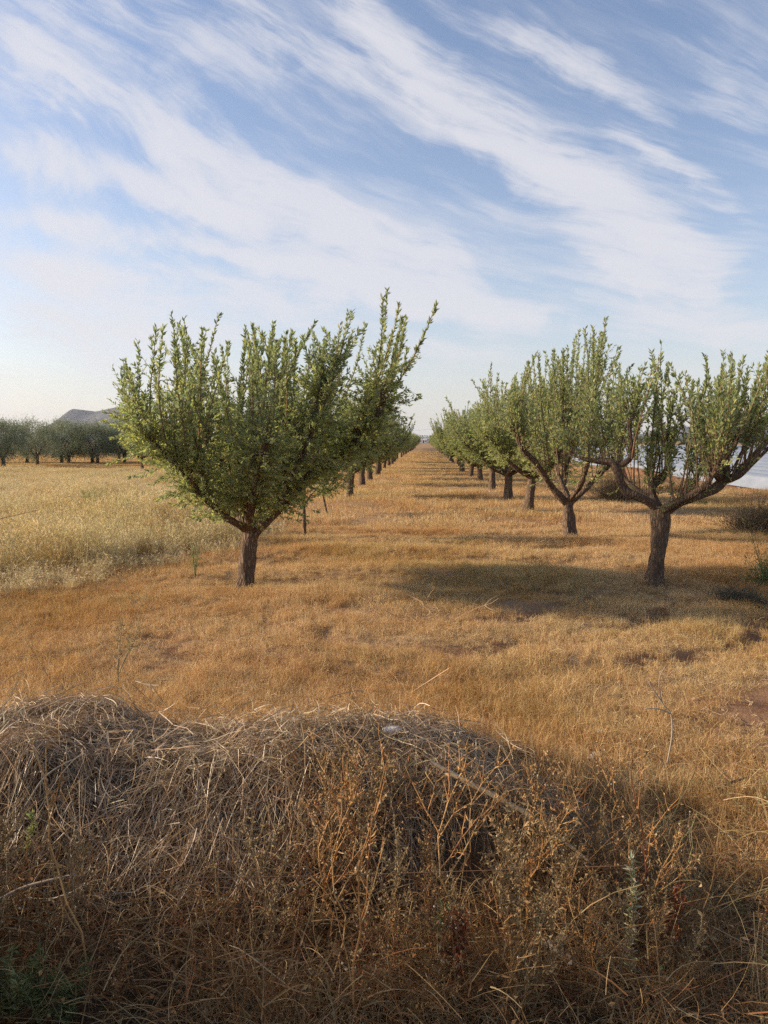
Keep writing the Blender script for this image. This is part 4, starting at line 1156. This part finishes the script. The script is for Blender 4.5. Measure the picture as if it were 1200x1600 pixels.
stick('slanting_stalk', [lift(40, 1262, .05), lift(75, 1215, .10), lift(135, 1178, .12)], [.004, .003, .002], 'grey slanting stalk on the left face of the bank', 'stalk', (0.36, 0.30, 0.23), 9)
q0, q1, q2, q3, q4, q5 = [onground(1040, 1206)] + [at(px, py, onground(1040, 1206)[1]) for px, py in ((1050, 1150), (1048, 1115), (1035, 1098), (1030, 1062), (1040, 1040))]
Yb = onground(1040, 1206)[1]
stick('bleached_branch', [q0, q1, q2, q3, q4, q5], [.0042, .0042, .0036, .003, .0022, .0016], 'bleached grey branching twig standing upright in the grass right of the bank', 'branch', (0.33, 0.28, 0.21), 10,
      [([q2, at(1030, 1108, Yb), at(1010, 1107, Yb - .05)], [.004, .003, .002]), ([q3, at(1022, 1080, Yb), at(1013, 1064, Yb)], [.004, .003, .002]), ([q0, at(1035, 1190, Yb), at(1024, 1178, Yb - .05)], [.004, .003, .002])])
# dead brushwood lying in the alley
qb = onground(640, 960)
def brush(px, py, seed, n, size, label):
    rng = np.random.default_rng(seed); q = onground(px, py); b = Buf()
    for i in range(n):
        a_ = rng.uniform(0, 6.28); L = size * rng.uniform(.4, 1)
        p0 = np.array([rng.normal(0, size * .25), rng.normal(0, size * .2), .03]); d = np.array([math.cos(a_), math.sin(a_) * .6, rng.uniform(.05, .5)]) * L
        P = p0 + d * np.linspace(0, 1, 8)[:, None] + np.cumsum(rng.normal(0, .018, (8, 3)), 0)
        P[:, 2] = np.maximum(P[:, 2], .02)
        strands(b, P[None], (.0036 * np.linspace(1, .4, 8))[None], 4, tint(rng, 1, [(0.38, 0.27, 0.15), (0.32, 0.21, 0.11)]), rng)
        for j in range(5):
            o0 = P[rng.integers(2, 8)]; T_ = o0 + (norm(d + rng.normal(size=3) * L * .7) * L * rng.uniform(.15, .4)) * np.linspace(0, 1, 5)[:, None] + np.cumsum(rng.normal(0, .006, (5, 3)), 0)
            T_[0] = o0
            strands(b, T_[None], (.002 * np.linspace(1, .5, 5))[None], 3, tint(rng, 1, [(0.50, 0.37, 0.22), (0.42, 0.28, 0.15)]), rng)
    return tag(obj('dead_branch', b.mesh('dead_branch', [M_paint]), loc=(q[0], q[1], float(height(q[0], q[1])))), label, 'branch')
brush(660, 968, 701, 11, .62, 'pruned dead branch lying on the mown grass in the middle of the alley')
brush(1065, 918, 702, 6, .35, 'small pile of dead twigs at the foot of the nearest right trunk')
brush(1180, 1140, 703, 7, .22, 'dark dead twigs on the bare soil at the right edge')

def stone(px, py, r, sq, seed, c0, c1, label, dz=0.0, name='stone', bz=None):
    rng = np.random.default_rng(seed); p = lift(px, py, r * .55 + dz); b = Buf()
    nu, nv = 18, 12
    th, ph = np.meshgrid(np.linspace(0, 2 * math.pi, nu, endpoint=False), np.linspace(0.02, math.pi - .02, nv))
    d = np.stack([np.sin(ph) * np.cos(th), np.sin(ph) * np.sin(th), np.cos(ph)], -1)
    rr = r * (1 + .22 * vnoise(d[..., 0] * 2 + seed, d[..., 1] * 2 + d[..., 2] * 2, seed) + .1 * vnoise(d[..., 0] * 5, d[..., 1] * 5 + d[..., 2] * 4, seed))
    V_ = d * rr[..., None] * np.array(sq)
    id_ = np.arange(nu * nv).reshape(nv, nu); nx2 = np.roll(id_, -1, 1)
    b.add(V_.reshape(-1, 3), quads=np.stack([id_[:-1], id_[1:], nx2[1:], nx2[:-1]], -1).reshape(-1, 4))
    return tag(obj(name, b.mesh(name, [rock_mat('stone_face', c0, c1, 30)], True), loc=tuple(p), rz=rng.uniform(0, 1)), label, 'stone')
stone(929, 1184, .030, (1, 1, .9), 1, (0.30, 0.25, 0.22, 1), (0.44, 0.38, 0.34, 1), 'pale round stone at the right end of the straw bank', .03)
stone(612, 1141, .034, (1.35, .8, .45), 2, (0.52, 0.46, 0.40, 1), (0.66, 0.60, 0.53, 1), 'flat whitish stone lying on the middle of the straw bank', .02)
for i, (px, py, r) in enumerate([(1010, 1110, .02), (1148, 1155, .018), (1130, 1170, .016), (968, 1066, .015), (1085, 1092, .016), (1118, 1090, .014), (1150, 1195, .018)]):
    stone(px, py, r, (1.2, .9, .6), 20 + i, (0.42, 0.26, 0.15, 1), (0.55, 0.38, 0.24, 1), 'small pale pebble on the bare soil right of the bank')['group'] = 'pebbles on the bare soil'
Yw_ = 2.05
b = Buf(); wp = np.array([at(px, py, Yw_) for px, py in ((-420, 1380), (-150, 1371), (0, 1369), (160, 1369), (330, 1371), (480, 1369), (700, 1362), (1000, 1352))])
gnarled(b, wp - wp[0], [.0011] * 8, 9, 6, .05, .02, col=(0.20, 0.11, 0.06))
tag(obj('fence_wire', b.mesh('fence_wire', [M_paint], True), loc=tuple(wp[0])), 'thin rusty wire strung level across the weeds at left', 'wire')

# ------------------------------------------------------------------ standout foreground plants
def hero_weed(px, py, H, seed, cols, lcols, label, **kw):
    p = lift(px, py, 0.0)
    o = obj('dry_weed', weed_mesh(seed, H, cols, lcols, **kw), loc=tuple(p)); return tag(o, label, 'weed')
hero_weed(982, 1470, 0.62, 801, RUST + ORANGE, LF_B, 'tall rust orange forking weed in front of the dark hollow at right', nbr=7, leafy=.5, stem=.0038, lean=(-.02, .1))
hero_weed(560, 1600, 0.85, 802, ORANGE, LF_B, 'tallest straight orange stalk rising from the bottom edge at centre', nbr=5, leafy=.5, stem=.0036, spread=.3)
hero_weed(150, 1560, 0.78, 803, ORANGE, LF_B, 'tall bare orange stalk in the lower left', nbr=4, leafy=.3, stem=.0038, spread=.3, lean=(-.08, .1))
hero_weed(490, 1440, 0.58, 804, [(0.46, 0.20, 0.06)], LF_B, 'bright orange upright weed on the middle of the bank face', nbr=7, leafy=.9, stem=.0042, spread=.3)
hero_weed(830, 1400, 0.50, 805, KHAKI + ORANGE, LF_B, 'many branched tan weed with pale pods at the right of the bank', nbr=12, leafy=.9, stem=.0034, pods=.9)
hero_weed(1060, 1450, 0.40, 806, TAN, LF_B, 'thin pale weed at the right beside the golden tuft', nbr=4, leafy=.4, stem=.0028)
hero_weed(700, 1560, 0.26, 807, RUST, [(0.26, 0.09, 0.035), (0.33, 0.13, 0.05)], 'dense rust red dock seed spike leaning right in the shade', nbr=16, leafy=3.0, pods=.9, lean=(.25, .1), spread=.25)
hero_weed(1045, 1520, 0.24, 808, RUST, [(0.28, 0.10, 0.04)], 'rust red low weed leaning right beside the green spike', nbr=12, leafy=2.2, lean=(.4, .1))
def green_spike(px, py, H, seed, cols, label, n=220, ll=.03, stems=1):
    rng = np.random.default_rng(seed); p = lift(px, py, 0); b = Buf()
    for st in range(stems):
        a_ = rng.uniform(0, 6.28); ln = 0.08 if st == 0 else rng.uniform(.2, .6); Hs = H * (1 if st == 0 else rng.uniform(.5, .9))
        k = np.linspace(0, 1, 12)[:, None]; P = np.array([math.cos(a_) * ln, math.sin(a_) * ln, 1]) * Hs * k + np.cumsum(rng.normal(0, .004, (12, 3)), 0); P[0] = (0, 0, -.01)
        strands(b, P[None], (.0030 * np.linspace(1, .4, 12))[None], 5, tint(rng, 1, [(0.30, 0.22, 0.10), (0.24, 0.24, 0.11)]), rng)
        u = rng.uniform(.15, 1, n) * 11; i0 = np.minimum(u.astype(int), 10); B = P[i0] + (P[i0 + 1] - P[i0]) * (u - i0)[:, None]
        leaves(b, B, rng.normal(size=(n, 3)) * [1, 1, .5] + [0, 0, .6], ll * rng.uniform(.4, 1.2, n), ll * rng.uniform(.07, .14, n), tint(rng, n, cols, .25), rng, fold=.5)
    return tag(obj('green_weed', b.mesh('green_weed', [M_green]), loc=tuple(p)), label, 'weed')
green_spike(983, 1545, 0.42, 811, [(0.36, 0.36, 0.20), (0.26, 0.28, 0.13), (0.44, 0.40, 0.28)], 'pale green leafy spike with whitish husks at lower right')
green_spike(690, 1530, 0.20, 812, [(0.12, 0.16, 0.07), (0.17, 0.21, 0.10)], 'small dark green leafy sprig in the shade at lower centre', 160, .028)
green_spike(838, 1500, 0.22, 813, [(0.14, 0.18, 0.09), (0.20, 0.23, 0.12)], 'small grey green sprig left of the broken stick', 150, .026)
green_spike(40, 1345, 0.18, 816, [(0.30, 0.33, 0.13), (0.24, 0.28, 0.11)], 'yellow green sprig on the left face of the bank', 130, .028)
for i, (px, py, H) in enumerate([(20, 1600, .24), (62, 1640, .2), (-20, 1560, .3), (100, 1650, .16)]):
    o = green_spike(px, min(py, 1600), H, 820 + i, [(0.16, 0.18, 0.07), (0.21, 0.22, 0.09), (0.12, 0.13, 0.05)], 'grey green leafy weed in the bottom left corner', 90, .034, 6)
    o['group'] = 'green weeds in the corner'

# ------------------------------------------------------------------ far end of the alley
def box(b, x0, x1, y0, y1, z0, z1, col):
    v = [(x0, y0, z0), (x1, y0, z0), (x1, y1, z0), (x0, y1, z0), (x0, y0, z1), (x1, y0, z1), (x1, y1, z1), (x0, y1, z1)]
    b.add(v, quads=[(0, 1, 5, 4), (1, 2, 6, 5), (2, 3, 7, 6), (3, 0, 4, 7), (4, 5, 6, 7), (3, 2, 1, 0)], col=col)
def shed(px0, px1, Yd, hw, hr, wall, roof, label):
    a_, c_ = at(px0, 690, Yd)[0], at(px1, 690, Yd)[0]; w_ = c_ - a_
    root = empty('farm_building', ((a_ + c_) / 2, Yd, 0)); tag(root, label, 'building')
    b = Buf(); box(b, -w_ / 2, w_ / 2, 0, 7, 0, hw, wall); obj('wall', b.mesh('wall', [M_paint]), root)
    b = Buf(); e = .25
    v = [(-w_ / 2 - e, -e, hw + .003), (w_ / 2 + e, -e, hw + .003), (w_ / 2 + e, 7 + e, hw + .003), (-w_ / 2 - e, 7 + e, hw + .003), (-w_ / 2 - e, 3.5, hw + hr), (w_ / 2 + e, 3.5, hw + hr)]
    b.add(v, quads=[(0, 1, 5, 4), (2, 3, 4, 5), (3, 2, 1, 0)], tris=[(0, 4, 3), (1, 2, 5)], col=roof); obj('roof', b.mesh('roof', [M_paint]), root)
    b = Buf(); box(b, -.5, .5, -.04, -.003, 0, 2.0 if hw > 2.1 else hw * .8, (0.12, 0.10, 0.09)); obj('door', b.mesh('door', [M_paint]), root)
    b = Buf(); box(b, w_ * .25, w_ * .25 + .9, -.04, -.003, 1.0, 1.8 if hw > 2.1 else hw * .85, (0.10, 0.11, 0.13)); obj('window', b.mesh('window', [M_paint]), root)
shed(656.5, 667, 560, 2.4, .35, (0.82, 0.80, 0.77), (0.55, 0.50, 0.46), 'low white farm building at the far end of the alley')
shed(668.5, 675, 600, 3.1, .5, (0.45, 0.42, 0.40), (0.36, 0.32, 0.30), 'grey farm building right of the low white one')
def far_tree(px, Yd, H, wd, seed, label, cone=False):
    rng = np.random.default_rng(seed); q = at(px, 690, Yd)
    root = empty('cypress_tree' if cone else 'far_tree', (q[0], Yd, 0)); tag(root, label, 'tree')
    b = Buf(); gnarled(b, [(0, 0, -.05), (0, 0, H * .5)], [.14, .07], seed, 8, .3, .1); obj('trunk', b.mesh('trunk', [M_bark], True), root)
    b = Buf(); n = 3500
    if cone:
        u = rng.random(n) ** .8; r_ = wd * (1 - u) ** .8 * rng.uniform(.3, 1, n) ** .5; a_ = rng.uniform(0, 6.28, n)
        B = np.stack([np.cos(a_) * r_, np.sin(a_) * r_, .25 + u * (H - .25)], 1)
    else:
        B = norm(rng.normal(size=(n, 3))) * rng.uniform(.5, 1, (n, 1)) * [wd, wd, H * .40] * (1 + .3 * rng.normal(size=(n, 1)) * .3) + [0, 0, H * .58]
    leaves(b, B, rng.normal(size=(n, 3)) * .6 + [0, 0, .8], rng.uniform(.15, .35, n), rng.uniform(.03, .07, n), tint(rng, n, [(0.05, 0.065, 0.04), (0.07, 0.085, 0.045)], .2), rng)
    obj('crown', b.mesh('crown', [M_olive]), root)
far_tree(682.5, 190, 4.4, .85, 901, 'dark pointed cypress at the far right end of the alley', True)
far_tree(677.5, 200, 3.1, .8, 902, 'small dark tree left of the pointed cypress')
far_tree(688.5, 195, 3.6, 1.1, 903, 'dark rounded tree right of the pointed cypress')
b = Buf(); rng = np.random.default_rng(905)
n = 26000; x = rng.uniform(-520, 520, n); hh = 4.2 + 3.0 * (vnoise(x / 18, x * 0, 91) + .3)
B = np.stack([x, 720 + rng.normal(0, 4, n), rng.random(n) * np.maximum(hh, 1.5)], 1)
leaves(b, B, rng.normal(size=(n, 3)) + [0, 0, .5], rng.uniform(.8, 1.8, n), rng.uniform(.25, .5, n), tint(rng, n, [(0.06, 0.075, 0.045), (0.09, 0.10, 0.06)], .2), rng)
tag(obj('far_treeline', b.mesh('far_treeline', [M_olive])), 'hazy dark treeline along the horizon behind the farm buildings', 'treeline', kind='stuff')
Yp = 300
q = at(677.5, 690, Yp)
root = empty('utility_pole', (q[0], Yp, 0)); tag(root, 'thin utility pole left of the pointed cypress', 'pole')
b = Buf(); gnarled(b, [(0, 0, -.05), (0, 0, 3.2), (0, 0, 6.4)], [.12, .11, .09], 1, 8, .4, .02, col=(0.2, 0.17, 0.14)); obj('shaft', b.mesh('shaft', [M_paint], True), root)
b = Buf(); box(b, -.7, .7, -.13, -.095, 6.0, 6.12, (0.2, 0.17, 0.14)); obj('crossarm', b.mesh('crossarm', [M_paint]), root)
b = Buf(); e0 = np.array([q[0] - .6, Yp, 6.2]); e1 = np.array([q[0] - 45, Yp - 12, 5.6])
tt = np.linspace(0, 1, 14)[:, None]; gnarled(b, (e0 + (e1 - e0) * tt - np.array([0, 0, 3.2]) * tt * (1 - tt)) - e0, [.02] * 14, 2, 5, 2.0, .0, col=(0.1, 0.1, 0.1))
tag(obj('power_line', b.mesh('power_line', [M_paint]), loc=tuple(e0)), 'thin dark power line sagging left from the utility pole', 'power line')

# ------------------------------------------------------------------ air
hz, g_ = mat_base('haze_air')
pv = g_.n('ShaderNodeVolumePrincipled')
pv.inputs['Color'].default_value = (0.80, 0.86, 0.95, 1)
pv.inputs['Density'].default_value = 0.00005
pv.inputs['Anisotropy'].default_value = 0.25
o_ = g_.n('ShaderNodeOutputMaterial'); hz.node_tree.links.new(pv.outputs[0], o_.inputs['Volume'])
b = Buf(); box(b, -4800, 4800, -4800, 4800, -4, 260, (1, 1, 1))
tag(obj('haze', b.mesh('haze', [hz])), 'thin pale haze in the air over the fields', 'haze', kind='stuff')
